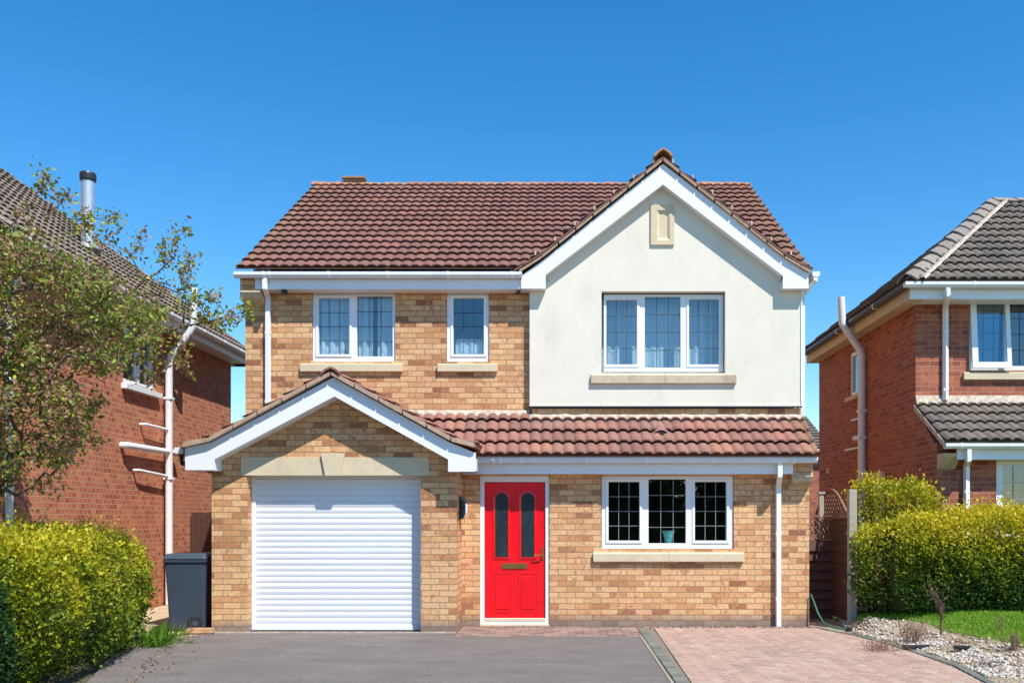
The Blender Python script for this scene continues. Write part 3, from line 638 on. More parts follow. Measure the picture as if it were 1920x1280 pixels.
# box ends closing the sides of the feet
for xa, xb in ((977,1023),(1468,1516)):
    MB().box(X(xa,YBB), X(xb,YBB), YBB+.03, YR-.002 if xa > 1400 else YB, Z(541,YBB)+.003, Z(541,YBB)+.12).build('box_end', M['board'], house)
YGB = 11.74
b2 = board('bargeboard', [(347,881),(347,839),(396,829),(625,707),(844,829),(892,849),(892,884)], [(402,881),(402,861),(627,743),(840,861),(840,884)], YGB, .028, YG-.002)
for xa, xb, ye in ((347,402,13.2),(840,892,12.66)):
    MB().box(X(xa,YGB), X(xb,YGB), YGB+.03, YG-.002, Z(882,YGB)+.003, Z(882,YGB)+.16).build('box_end', M['board'], house)
MB().box(X(347,YGB), GX0-.002, YG, 13.2, Z(881,YGB)+.003, Z(881,YGB)+.15).build('side_soffit', M['board'], house)
def verge(pts, Y, y1, h, name='verge_mortar'):
    mb = MB()
    for (xa, za), (xb, zb) in zip(pts, pts[1:]):
        n = max(1, int(math.hypot(xb-xa, zb-za)/.3)) 
        for i in range(n):
            a, b = i/n, (i+1)/n - .012
            p0 = (xa+(xb-xa)*a, za+(zb-za)*a); p1 = (xa+(xb-xa)*b, za+(zb-za)*b); dz = .012*(1-0)
            mb.prism([p0, p1, (p1[0], p1[1]+h*.8), (p0[0], p0[1]+h)] if zb > za else [p0, p1, (p1[0], p1[1]+h), (p0[0], p0[1]+h*.8)], Y, y1)
    return mb.build(name, M['vmortar'], house, bevel=.004)
verge([(-.58, 5.01), (-.26, 5.215), (1.47, 6.60)], 12.897, 12.96, .034); verge([(1.47, 6.60), (3.20, 5.215), (3.56, 5.0)], 12.897, 12.96, .034)
verge([(-4.86, 2.425), (-4.52, 2.50), (-2.95, 3.355)], 11.666, 11.75, .062); verge([(-2.95, 3.355), (-1.40, 2.50), (-1.10, 2.425)], 11.666, 11.75, .062)
for s in (-1, 1):      # little verge clips beside every course
    for k in range(1, 8):
        d = .28*k; x = 1.47 + s*(2.1-d); z = gz(x) + .055
        MB().box(x-.012, x+.012, 12.905, 12.96, z-.03, z+.03).build('verge_clip', M['mortar'], house)
# fascias
MB().box(X(478,12.99), X(978,12.99), 12.99, 13.015, Z(542,12.99), 5.02).build('fascia', M['board'], house)
MB().box(HX0+.02, -.44, 13.016, YB-.001, Z(542,12.99)+.002, Z(542,12.99)+.014).build('soffit', M['board'], house)
MB().box(X(894,12.5), X(1487,12.5), 12.5, 12.525, Z(888,12.5), 2.36).build('fascia', M['board'], house)
MB().box(-1.36, 3.2, 12.526, YL-.001, Z(888,12.5)+.002, Z(888,12.5)+.014).build('soffit', M['board'], house)
g1 = gutter(house, (X(441,12.93), 12.93, Z(511,12.93)), (X(978,12.93), 12.93, Z(511,12.93)), brackets=[X(p,12.93) for p in (495,507,617,727,840,960)])
g2 = gutter(house, (X(897,12.43), 12.43, Z(856,12.43)), (X(1531,12.43), 12.43, Z(856,12.43)), brackets=[X(p,12.43) for p in (925,938,978,1099,1213,1336,1450,1488)], h=.085)
gutter(house, (3.66, 12.96, 5.035), (3.66, 15.2, 5.035), brackets=(13.0,))
gutter(house, (-4.965, 11.80, 2.43), (-4.965, 13.2, 2.43), brackets=(11.83,))
# corbels at the eaves
def corbel(x0, x1, yb, yf, zt, zb, zm):
    c = MB().prism([(yb, zb), (yb, zm), (yf, zm), (yf+.03, zm-.06), (yb-.04, zb+.02)], x0, x1, 'x').build('corbel', M['darkstone'], house, bevel=.005)
    MB().box(x0, x1, yf-.01, yb, zm+.002, zm+.03).build('corbel_cap', M['darkstone'], c, bevel=.003)
    MB().box(x0+.003, x1-.003, yf+.01, yb, zm+.032, zt).build('corbel_brickwork', M['brick'], c)
corbel(HX0-.002, X(490,13.0), YB, 12.99, 4.99, Z(572,13.1), Z(549,13.0))
corbel(X(1486,12.5), HX1+.002, YL, 12.5, 2.40, Z(912,12.6), Z(894,12.5))
# downpipes
xp = X(497,12.93); xq = X(505,YB)
downpipe(house, [(xp, 12.93, Z(516,12.93)), (xp, 12.93, Z(540,12.93)), (xq, YB-.055, Z(560,13.16)), (xq, YB-.055, 2.80)], clips=[(xq, YB-.05, 4.2), (xq, YB-.05, 3.2)])
xp = X(1462,12.43); xq = X(1457.5,YL)
downpipe(house, [(xp, 12.43, Z(864,12.43)), (xp, 12.43, Z(892,12.43)), (xq, YL-.055, Z(912,12.64)), (xq, YL-.055, .0)], clips=[(xq, YL-.05, Z(1000,12.64)), (xq, YL-.05, Z(1122,12.64))])
downpipe(house, [(3.66, 12.99, 5.0), (3.66, 12.99, 4.92), (HX1+.035, 13.17, 4.74), (HX1+.035, 13.17, 2.96)])
downpipe(house, [(-4.965, 11.9, 2.36), (-4.965, 11.9, 2.24), (-4.67, 12.25, 2.12), (-4.67, 12.25, 0)], mat='dark', r=.04)
# corner trim of the render
MB().box(RX1-.012, RX1+.003, YR-.014, YR-.001, Z(762,YR), 4.8).build('corner_bead', M['upvc'], house)
# wall lamp and small cameras
lx = GX1; ly = 12.36; z0_, z1_ = Z(974,ly), Z(930,ly)
lamp = MB().prism([(lx+.002, z0_), (lx+.06, z0_+.02), (lx+.085, z0_+.1), (lx+.085, z1_-.08), (lx+.05, z1_), (lx+.002, z1_)], ly-.07, ly+.05).build('wall_lamp', M['dark'], house, bevel=.008)
MB().prism([(lx+.062, z0_+.015), (lx+.105, z0_+.1), (lx+.105, z1_-.12), (lx+.087, z1_-.1), (lx+.087, z0_+.09)], ly-.06, ly+.055).build('lamp_cover', M['upvc'], lamp, bevel=.005)
for px_, wd in ((532, .09), (970, .05)):
    xx = X(px_, 13.1); mb = MB().tube([(xx, 13.16, Z(547,13.1)), (xx+.02, 13.08, Z(548,13.1)), (xx+.03, 13.0, Z(550,13.1))], [wd*.35, wd*.5, wd*.45], 10)
    cm = mb.build('security_camera', M['dark'], house, smooth=True); MB().box(xx-.012, xx+.012, 13.14, 13.2, Z(547,13.1)-.01, Z(541,13.1)).build('bracket', M['dark'], cm)
# ground-level junction mortar and old paint at the garage corner
MB().box(GX0, GX1, YG-.02, YG-.001, -.02, .012).build('base_mortar', M['mortar'], house)

# ------------------------------------------------------------------ things inside the windows
def curtain(x0, x1, z0, z1, y, label, group, seed, amp=.018):
    rs = random.Random(seed); n = int((x1-x0)/.01); mb = MB(); ph = 0
    for i in range(n+1):
        x = x0 + (x1-x0)*i/n; ph += rs.uniform(.25, .75)
        for z in (z0, z0+(z1-z0)*.5, z1): mb.v.append((x, y + amp*math.sin(ph)*(1.1 if z == z0 else .8), z))
    mb.f = [(3*i+k, 3*i+3+k, 3*i+4+k, 3*i+1+k) for i in range(n) for k in (0, 1)]
    o = mb.build('net_curtain', M['curtain'], smooth=True, recalc=False); rebase(o, ((x0+x1)/2, y, z0))
    return tag(o, label, 'curtain', group)
G_ = 'pale curtains behind the upstairs windows'
yc, yr_ = YB+.15, YR+.41
curtain(X(590,YB), X(659,YB), Z(676,YB), Z(545,YB), yc, 'pale net curtain filling the left light of the two-light upstairs window', G_, 1, .022)
curtain(X(668,YB), X(696,YB), Z(676,YB), Z(545,YB), yc, 'narrow pleated curtain at the middle of the two-light upstairs window', G_, 3, .026)
curtain(X(704,YB), X(738,YB), Z(676,YB), Z(545,YB), yc, 'pale pleated curtain hanging at the right end of the two-light upstairs window', G_, 2, .026)
curtain(X(1131,YR), X(1199,YR), Z(692,YR), Z(548,YR), yr_, 'net curtain behind the left light of the window in the cream rendered gable', G_, 4, .014)
curtain(X(1204,YR), X(1281,YR), Z(692,YR), Z(548,YR), yr_, 'net curtain behind the middle light of the window in the cream rendered gable', G_, 5, .010)
curtain(X(1286,YR), X(1354,YR), Z(692,YR), Z(548,YR), yr_, 'net curtain behind the right light of the window in the cream rendered gable', G_, 6, .016)
curtain(X(852,YB), X(906,YB), Z(672,YB), Z(632,YB), yc, 'short net curtain behind the lower half of the narrow upstairs window', G_, 7, .012)
MB().box(gw['x0']-.1, gw['x1']+.1, YL+.251, YL+.45, gw['z0']-.04, gw['z0']+.005).build('window_board', M['upvc'], house)
def lathe(prof, c, n=20):
    mb = MB(); m = len(prof)
    for r, z in prof: mb.v += [(c[0]+r*math.cos(2*math.pi*k/n), c[1]+r*math.sin(2*math.pi*k/n), c[2]+z) for k in range(n)]
    mb.f = [(i*n+k, i*n+(k+1) % n, (i+1)*n+(k+1) % n, (i+1)*n+k) for i in range(m-1) for k in range(n)] + [tuple(range(n-1, -1, -1))]
    return mb
vc = (X(1253,YL+.2), YL+.2, gw['z0']+.006)
v = lathe([(.045,0), (.05,.07), (.058,.14), (.075,.2), (.10,.25), (.094,.25), (.06,.18), (.045,.05)], vc).build('vase', M['teal'], smooth=True, recalc=False)
rebase(v, vc); tag(v, 'teal glazed vase on the sill inside the middle of the ground-floor window', 'vase')

# ================================================================== LEFT NEIGHBOUR
LX = -6.95; LY0, LY1 = 11.22, 19.15; LE = 4.98
lh = empty('brick_house', (LX-3, 11.2, 0), 'red brick house at the left with weathered brown roof and white soil pipe', 'house')
lw = MB()
wy0, wy1, wz0, wz1 = 14.42, 15.55, 3.66, 4.72
lw.panel(LY0, LY1, -.1, LE-.15, LX, LX-.25, holes=[(wy0, wy1, wz0, wz1)], side='x')
lw.panel(LX-7.2, LX-.25, -.1, LE-.15, LY0, LY0+.25); lw.panel(LX-7.2, LX-.25, -.1, LE-.15, LY1-.25, LY1)
lw.build('wall', M['hbrick'], lh)
MB().box(LX-7.2, LX-.3, LY0+.3, LY1-.3, 2.4, 2.6).box(LX-3.0, LX-2.9, LY0+.3, LY1-.3, 2.61, 4.8).build('upper_floor', M['plaster'], lh)
kl = .80; LR = LX+.37-3.95
tiled('roof', M['ltile'], lh, (LX+.37, 10.9, 0), (0,1,0), (-1,0,0), [(0, LE), (3.95, LE+3.95*kl)], 8.65, clips=[((LX+.37, 19.5, 0), Vector((-1, 1, 0)))], seed=11, amp=.035, gauge=.32)
tiled('roof', M['ltile'], lh, (LX+.37, 19.5, 0), (-1,0,0), (0,-1,0), [(0, LE), (3.95, LE+3.95*kl)], 7.9, clips=[((LX+.37, 19.5, 0), Vector((1, -1, 0))), ((LX+.37-7.9, 19.5, 0), Vector((-1, -1, 0)))], seed=12, sub=4)
caps('hip_capping', M['ltile'], lh, (LX+.40, 19.53, LE+.05), (LR, 15.55, LE+3.95*kl+.06), (-1, 1, 0), seed=6, half=.09, drop=.05, step=.01)
caps('ridge_capping', M['ltile'], lh, (LR, 15.55, LE+3.95*kl+.06), (LR, 10.9, LE+3.95*kl+.06), (1, 0, 0), seed=7)
MB().prism([(LX-7.2, LE-.15), (LX, LE-.15), (LR, LE+3.95*kl-.12)], LY0, LY0+.25).build('gable_wall', M['rbrick'], lh)
MB().prism([(LR, LE+3.95*kl), (LR-4.0, LE-.1), (LR-4.0, LE-.18), (LR, LE+3.95*kl-.08)], 10.9, 15.5).build('rear_roof', M['ltile'], lh)
MB().box(LX+.30, LX+.325, 10.95, 19.47, LE-.22, LE-.02).build('fascia', M['board'], lh)
MB().box(LX+.001, LX+.30, 10.95, 19.47, LE-.215, LE-.19).build('soffit', M['board'], lh)
MB().box(LX-5, LX+.325, 19.471, 19.495, LE-.22, LE-.02).build('fascia', M['board'], lh)
MB().box(LX-5, LX+.30, LY1+.001, 19.47, LE-.215, LE-.19).build('soffit', M['board'], lh)
gutter(lh, (LX+.40, 10.9, LE-.02), (LX+.40, 19.5, LE-.02), brackets=(12.0, 13.1, 14.3, 15.2, 16.6, 17.6, 18.5), w_=.11)
W = window(lh, wy0+.003, wy1-.003, wz0+.003, wz1-.003, LX-.03, [(wy0+.07, wy0+.52, wz0+.09, wz1-.07), (wy0+.61, wy1-.08, wz0+.09, wz1-.07)], side=1, sash=(1,), cols=0)
MB().box(LX-.02, LX+.09, wy0-.06, wy1+.10, wz0-.09, wz0-.002).build('sill', M['upvc'], W, bevel=.006)
py = 15.84; pxx = LX+.12
sp = downpipe(lh, [(pxx, py, 0), (pxx, py, 4.22), (pxx+.05, py, 4.36), (LX+.50, py, 4.78), (LX+.56, py, 4.92), (LX+.56, py, 5.52)], r=.062, n=14, sq=False, name='soil_pipe', clips=[(pxx, py, 2.2), (pxx, py, 3.6)])
for i in range(5): pass
def waste(y0, z0, y1, z1, r): 
    MB().tube([(LX-.02, y0, z0), (LX+.10, y0, z0), (LX+.11, y0+.05, z0-.004), (pxx, y1, z1)], r, 10).build('waste_pipe', M['upvc'], sp, smooth=True)
waste(15.0, Z(795,15.0), py, Z(806,py), .024); waste(14.35, Z(834,14.35), py+.4, Z(850,py+.4), .052); waste(14.75, Z(881,14.75), py, Z(893,py), .024)
downpipe(lh, [(LX+.06, 11.34, 0), (LX+.06, 11.34, 4.3), (LX+.36, 11.34, 4.85)], r=.05, clips=[(LX+.06, 11.34, 1.9), (LX+.06, 11.34, 3.6)])
fx = LX+.37-1.05; fy = (fx)*F/(165-CX); fz = LE+1.05*kl
fl = MB().tube([(fx, fy, fz-.2), (fx, fy, Z(333,fy))], .1, 20).build('flue', M['metal'], lh, smooth=True)
MB().tube([(fx, fy, Z(340,fy)), (fx, fy, Z(338,fy)), (fx, fy, Z(328,fy)), (fx, fy, Z(325,fy))], [.115,.125,.125,.115], 20).build('flue_cap', M['dark'], fl)
MB().tube([(fx, fy, fz+.02), (fx, fy, fz+.12)], [.22,.11], 16).build('flashing', M['metal'], fl, smooth=True)

# ================================================================== RIGHT NEIGHBOUR
SX = 5.53; FY1, FY0, RY2 = 14.1, 13.3, 19.35; RE = 5.03
rh = empty('brick_house', (SX+3, 13.3, 0), 'red brick house at the right with dark grey hipped roof and open upstairs window', 'house')
rwd = dict(x0=X(1817,FY1), x1=X(1992,FY1), z0=Z(694,FY1), z1=Z(556,FY1)); rgd = dict(x0=X(1868,FY0), x1=X(2060,FY0), z0=Z(1012,FY0), z1=Z(861,FY0))
mb = MB()
mb.panel(SX, 13.0, 2.62, RE-.1, FY1, FY1+.25, holes=[(rwd['x0'], rwd['x1'], rwd['z0'], rwd['z1'])])
mb.panel(SX, 13.0, -.1, 2.62, FY0, FY0+.25, holes=[(rgd['x0'], rgd['x1'], rgd['z0'], rgd['z1'])])
sy0, sy1 = 16.55, 17.35
mb.panel(FY1+.25, RY2, -.1, RE-.1, SX, SX+.25, holes=[(sy0, sy1, Z(735,sy0), Z(648,sy0))], side='x')
mb.panel(FY0+.25, FY1+.25, -.1, 2.62, SX, SX+.25, side='x')
mb.prism([(FY0+.1, 2.62), (FY1, 2.62), (FY1, 3.25)], SX, SX+.25, 'x')
mb.panel(SX+.25, 13.0, -.1, RE-.1, RY2-.25, RY2); mb.panel(FY0, RY2, -.1, RE-.1, 13.0, 13.25, side='x')
mb.build('wall', M['rbrick'], rh)
MB().box(SX+.26, 13, FY0+.3, RY2-.3, 2.44, 2.6).box(SX+.26, 13, 17.0, 17.1, 2.61, 4.8).box(SX+.26, 13, 17.0, 17.1, 0, 2.43).build('upper_floor', M['plaster'], rh)
er = [(0, 5.07), (2.9, 7.25)]; k2 = (7.25-5.07)/2.9
hx0 = 5.19; hy0 = 13.6; hz = 2.68
hpn = Vector((-2.9, hz, 0)).normalized()     # outer side of the hip line for the front slope
tiled('roof', M['gtile'], rh, (hx0, hy0, 0), (1,0,0), (0,1,0), er, 8, clips=[((hx0, hy0, 0), Vector((-2.9, hz, 0)))], seed=21, amp=.036)
tiled('roof', M['gtile'], rh, (hx0, hy0, 0), (0,1,0), (1,0,0), [(0, 5.07), (hz, 7.25)], 5.8, clips=[((hx0, hy0, 0), Vector((2.9, -hz, 0))), ((hx0, hy0+5.8, 0), Vector((2.9, hz, 0)))], seed=22, sub=4)
tiled('roof', M['gtile'], rh, (hx0+8, hy0+5.8, 0), (-1,0,0), (0,-1,0), er, 8, clips=[((hx0, hy0+5.8, 0), Vector((-2.9, -hz, 0)))], seed=23, sub=3, gauge=.6)
caps('hip_capping', M['hip'], rh, (hx0+.0, hy0-.0, 5.15), (hx0+hz, hy0+2.9, 7.34), (2.9, -hz, 0), seed=9, half=.17, drop=.12, length=.38, step=.04)
caps('ridge_capping', M['hip'], rh, (hx0+hz, hy0+2.9, 7.33), (hx0+8, hy0+2.9, 7.33), (0, 1, 0), seed=10, half=.15, drop=.10)
mb = MB(); a = Vector((hx0+.12, hy0-.0, 5.075)); d = Vector((hz, 2.9, 2.18))      # mortar bedding under the hip
for i in range(60):
    q = i/59; p = a + d*q + Vector((.07, -.06, -.0)); j = noise.noise(Vector((i*.4, 0, 0)))*.02
    mb.v += [tuple(p + Vector((.055+j, -.05, .0))), tuple(p + Vector((.045, -.04, .035))), tuple(p + Vector((.0, .0, .03)))]
mb.f = [(3*i+k, 3*i+3+k, 3*i+4+k, 3*i+1+k) for i in range(59) for k in (0,1)]
mb.build('hip_mortar', M['mortar'], rh)
MB().box(hx0+.10, 13.1, hy0+.10, hy0+.125, RE-.21, RE+.0).build('fascia', M['board'], rh)
MB().box(hx0+.10, hx0+.125, hy0+.126, 19.45, RE-.21, RE+.0).build('fascia', M['stone'], rh)
MB().box(hx0+.126, SX-.001, hy0+.13, 19.45, RE-.20, RE-.18).build('soffit', M['stone'], rh)
MB().box(SX, 13, hy0+.13, FY1-.001, RE-.20, RE-.18).build('soffit', M['board'], rh)
MB().box(hx0+.126, 13, RY2+.001, 19.45, RE-.20, RE-.18).build('soffit', M['stone'], rh)
gutter(rh, (hx0-.02, hy0-.0, 5.045), (13.1, hy0-.0, 5.045), brackets=(6.2,7.3)); gutter(rh, (hx0+.03, hy0+.06, 5.045), (hx0+.03, 19.35, 5.045), brackets=(15,17), mat='dark')
yw = FY1+.03
W = window(rh, rwd['x0']+.003, rwd['x1']-.003, rwd['z0']+.003, rwd['z1']-.003, yw, lights([(1826,1884,566,683),(1893,1955,566,686)], yw), sash=(), cols=3, rows=4)
cs = MB().panel(X(1817,yw), X(1890,yw), Z(692,yw), Z(558,yw), -.04, 0, holes=[(X(1828,yw), X(1882,yw), Z(681,yw), Z(568,yw))])
cs.v = [(x, yw-.005 + y*1 - (Z(558,yw)-z)*.08, z) for x, y, z in cs.v]; c_o = cs.build('casement', M['upvc'], W, bevel=.004)
p0, p1, q0, q1 = X(1828,yw), X(1882,yw), Z(681,yw), Z(568,yw)
yy = lambda z, t: yw-.005 - t - (Z(558,yw)-z)*.08
MB().add([(p0,yy(q0,.02),q0),(p1,yy(q0,.02),q0),(p1,yy(q1,.02),q1),(p0,yy(q1,.02),q1)], [(0,1,2,3)]).prism([(0,0),(0.001,0),(0.001,.001)], 0, .001).build('pane', M['glass'], W) if False else None
MB().prism([(yy(q0,.017), q0), (yy(q0,.023), q0), (yy(q1,.023), q1), (yy(q1,.017), q1)], p0, p1, 'x').build('pane', M['glass'], W)
sill(W, X(1805,FY1), X(2010,FY1), Z(712,FY1), Z(697,FY1), FY1-.06, FY1+.02)
yw = FY0+.03
W = window(rh, rgd['x0']+.003, rgd['x1']-.003, rgd['z0']+.003, rgd['z1']-.003, yw, lights([(1880,1945,872,1000),(1953,2045,872,1000)], yw), sash=(), cols=3, rows=4, leadm='leadwhite')
W = window(rh, sy0+.003, sy1-.003, Z(735,sy0)+.003, Z(648,sy0)-.003, SX+.03, [(sy0+.07, sy1-.07, Z(735,sy0)+.08, Z(648,sy0)-.08)], side=-1, cols=0)
MB().box(SX-.07, SX+.02, sy0-.05, sy1+.05, Z(735,sy0)-.08, Z(735,sy0)-.002).build('sill', M['stone'], W)
tiled('lean_to_roof', M['gtile'], rh, (SX-.01, 12.95, 0), (1,0,0), (0,1,0), [(0, 2.60), (FY1-12.95-.005, 3.29)], 7.4, seed=24, amp=.036, gauge=.3)
MB().prism([(SX-.012-.001, 0), (0,0)][:0] or [(12.98, 2.52), (12.98, 2.60), (FY1, 3.27), (FY1, 3.19)], SX-.03, SX-.011, 'x').build('verge_mortar', M['mortar'], rh)
MB().prism([(FY1-.07, 3.26), (FY1-.001, 3.42), (FY1-.001, 3.26)], SX, 12.9, 'x').build('mortar_flaunching', M['mortar'], rh)
MB().box(X(1795,13.06), 13, 13.06, 13.085, Z(861,13.06), 2.6).build('fascia', M['board'], rh); MB().box(5.9, 13, 13.086, FY0-.001, Z(861,13.06)+.002, Z(861,13.06)+.02).build('soffit', M['board'], rh)
gutter(rh, (X(1772,13.0), 13.0, Z(831,13.0)), (13.0, 13.0, Z(831,13.0)), brackets=(X(1800,13),7.4))
cb = MB().prism([(FY0, 2.22), (FY0, 2.45), (13.06, 2.45), (13.08, 2.40), (FY0-.05, 2.24)], SX-.002, X(1800,13.1), 'x').build('corbel', M['darkstone'], rh, bevel=.005)
xp, xq = X(1776.5,hy0), X(1770,FY1)
downpipe(rh, [(xp, hy0, 4.98), (xp, hy0, 4.86), (xq, FY1-.055, Z(580,FY1)), (xq, FY1-.055, 3.34)], clips=[(xq, FY1-.05, 4.4), (xq, FY1-.05, 3.5)])
xp, xq = X(1816,13.0), X(1809,FY0)
downpipe(rh, [(xp, 13.0, Z(842,13)), (xp, 13.0, Z(862,13)), (xq, FY0-.055, Z(874,FY0)), (xq, FY0-.055, .1)], clips=[(xq, FY0-.05, 1.9)])
py = 16.35; pxx = SX-.09
sp = downpipe(rh, [(pxx, py, 0), (pxx, py, Z(668,py)), (pxx-.04, py, Z(655,py)), (hx0-.03, py, Z(618,py)), (hx0-.1, py, Z(606,py)), (hx0-.12, py, Z(557,py))], r=.065, n=14, sq=False, name='soil_pipe', mat='gutter', clips=[(pxx, py, Z(820,py)), (pxx, py, Z(770,py))])
for z_, l_, r_ in ((783, .35, .02), (820, .22, .05), (838, .6, .022)):
    MB().tube([(SX+.02, py+.1+l_*1.5, Z(z_-2,py)), (SX-.07, py+.1+l_*1.5, Z(z_-2,py)), (pxx, py, Z(z_,py))], r_, 8).build('waste_pipe', M['gutter'], sp, smooth=True)
MB().box(SX-.03, SX-.001, 18.6, 18.72, Z(887,18.6), Z(877,18.6)).build('air_vent', M['stone'], rh)
MB().box(SX-.06, SX-.001, 15.4, 15.9, .3, Z(884,15.6)).build('meter_box', M['stone'], rh, bevel=.01)

# distant house seen through the gap at the right
fh = empty('brick_house', (5, 30.5, 0), 'distant house whose grey tiled roof shows in the gap right of the main house', 'house')
MB().panel(2.0, 9.0, -.1, 3.75, 30.4, 30.7).panel(30.7, 39, -.1, 3.75, 9.0, 8.7, side='x').build('wall', M['rbrick'], fh)
tiled('roof', M['gtile'], fh, (1.5, 30, 0), (1,0,0), (0,1,0), [(0, 3.8), (5, 6.0)], 7.5, seed=31, sub=4)
MB().prism([(35.0, 6.0), (40, 3.8), (40, 3.7), (35, 5.9)], 1.5, 9.0, 'x').build('rear_roof', M['gtile'], fh)

# ================================================================== FENCES, BIN, SMALL THINGS
def plank_panel(mb, x0, x1, z0, z1, y, n=None, vert=True, w_=.1, th=.018, seed=0):
    rs = random.Random(seed)
    if vert:
        n = int((x1-x0)/w_)
        for i in range(n): a = x0+(x1-x0)*i/n; mb.box(a+.003, a+(x1-x0)/n-.003, y+rs.uniform(0,.006), y+th, z0, z1+rs.uniform(-.008,.008))
    else:
        n = int((z1-z0)/w_)
        for i in range(n):
            a = z0+(z1-z0)*i/n; b = a+(z1-z0)/n+.015
            mb.prism([(y-.035, a), (y-.015, a), (y+.034, b), (y+.02, b)], x0, x1, 'x')
    return mb
f1 = empty('side_gate', (-5.8, 17, 0), 'dark wooden gate of upright boards in the gap behind the wheelie bin', 'gate')
plank_panel(MB(), LX+.03, HX0-.03, .05, 1.62, 17.0, seed=3).build('board_panel', M['wood'], f1)
MB().box(LX+.03, HX0-.03, 17.02, 17.06, .3, .4).box(LX+.03, HX0-.03, 17.02, 17.06, 1.3, 1.4).build('rail', M['wood'], f1)
f2 = empty('garden_gate', (3.8, 13.45, 0), 'brown lapped-board gate with curved trellis top beside the right wall of the brick house', 'gate')
yg = 13.45; zt = Z(1014,yg)
plank_panel(MB(), 3.50, 4.04, .03, zt, yg, vert=False, w_=.14).build('board_panel', M['wood'], f2)
tm = MB(); x0, x1 = 3.50, 4.04
top = [(X(a,yg), yg+.02, Z(b,yg)) for a, b in ((1492,950),(1517,958),(1530,967),(1545,972),(1561,973))]
bot = [(X(a,yg), yg+.02, Z(b,yg)) for a, b in ((1492,992),(1517,1000),(1530,1008),(1545,1012),(1561,1011))]
tm.tube(top, .02, 4, sq=True); tm.tube(bot, .02, 4, sq=True)
for i in range(-2, 9):
    a = x0+i*.085
    for s in (1, -1):
        pts = []
        for q in range(9):
            x = a + .25*q/8 if s == 1 else a+.25 - .25*q/8; z = zt + .02 + .34*q/8
            if x0 < x < x1:
                zb_ = np.interp(x, [p[0] for p in bot], [p[2] for p in bot]); zt_ = np.interp(x, [p[0] for p in top], [p[2] for p in top])
                if zb_ < z < zt_: pts.append((x, yg+.02+.006*s, z))
        if len(pts) > 1: tm.tube(pts, .009, 4)
tm.build('trellis', M['woodpale'], f2)
MB().box(X(1543,yg)-.035, X(1543,yg)+.035, yg+.06, yg+.13, 0, Z(926,yg)).build('gate_post', M['concrete'], f2, bevel=.01)
MB().box(X(1543,yg)-.05, X(1543,yg)+.05, yg+.045, yg+.145, Z(926,yg)+.001, Z(924,yg)+.02).build('post_cap', M['concrete'], f2, bevel=.006)
f3 = empty('timber_fence', (4.07, 13.1, 0), 'dark wooden fence panel with arched trellis top running back from the concrete post', 'fence')
mb = MB()
for i in range(9): mb.prism([(4.06, .06+.16*i), (4.075, .06+.16*i), (4.09, .06+.16*i+.17), (4.078, .06+.16*i+.17)], 12.8, 14.5, 'y')
mb.build('board_panel', M['wood'], f3)
tm = MB(); ar = [(4.075, 12.8+1.7*i/14, 1.52+.42*math.sin(math.pi*i/14)) for i in range(15)]
tm.tube(ar, .022, 4, sq=True); tm.tube([(4.075,12.8,1.52),(4.075,14.5,1.52)], .02, 4, sq=True)
for i in range(-3, 16):
    for s in (1, -1):
        pts = []
        for q in range(9):
            y = 12.8 + i*.12 + (.42*q/8 if s == 1 else .42-.42*q/8); z = 1.52 + .42*q/8
            if 12.8 < y < 14.5 and z < 1.52+.42*math.sin(math.pi*(y-12.8)/1.7): pts.append((4.075+.006*s, y, z))
        if len(pts) > 1: tm.tube(pts, .010, 4)
tm.build('trellis', M['woodpale'], f3)
cp = MB().box(4.04, 4.15, 12.66, 12.77, 0, Z(917,12.66)).build('fence_post', M['concrete'], bevel=.012); rebase(cp, (4.09, 12.7, 0)); tag(cp, 'pale concrete fence post at the left end of the right hedge', 'post')

wb = empty('wheelie_bin', (-5.02, 12.35, .005), 'blue-grey wheelie bin with closed lid between the left hedge and the garage', 'bin')
bx0, bx1, by0, by1 = X(307,12.1), X(386,12.1), 12.1, 12.72
def frus(mb, z0, z1, a, b, lip=0):
    return mb.add([(a[0],a[2],z0),(a[1],a[2],z0),(a[1],a[3],z0),(a[0],a[3],z0),(b[0],b[2],z1),(b[1],b[2],z1),(b[1],b[3],z1),(b[0],b[3],z1)], [(0,3,2,1),(4,5,6,7),(0,1,5,4),(1,2,6,5),(2,3,7,6),(3,0,4,7)])
zt = Z(1048,12.1)
frus(MB(), .02, zt, (bx0+.045,bx1-.045,by0+.06,by1-.06), (bx0+.005,bx1-.012,by0,by1)).build('body', M['binplastic'], wb, bevel=.03, smooth=False)
MB().box(bx0-.01, bx1-.0, by0-.015, by1+.01, zt-.045, zt-.001).build('rim', M['binplastic'], wb, bevel=.012)
lid = frus(MB(), zt+.002, zt+.075, (bx0-.02,bx1+.01,by0-.03,by1+.03), (bx0+.02,bx1-.03,by0+.03,by1-.02)).build('lid', M['binplastic'], wb, bevel=.02)
MB().tube([(bx0+.06, by1+.06, zt+.03), (bx1-.06, by1+.06, zt+.03)], .015, 8).build('handle', M['binplastic'], wb)
for xw in (X(366,12.1),):
    wo = MB().tube([(xw-.012, by0+.02, .115), (xw+.012, by0-.035, .115)], .10, 22).build('wheel', M['rubber'], wb, bevel=.01)
    MB().tube([(xw+.0, by0-.0, .115), (xw+.014, by0-.04, .115)], .035, 12).build('hub', M['binplastic'], wo)
    break
for o_ in [c for c in wb.children if c.name.startswith('wheel')]: pass
b3 = simple('loose_brick', (.58,.33,.17), .9, .12, 25, bmp=.003)
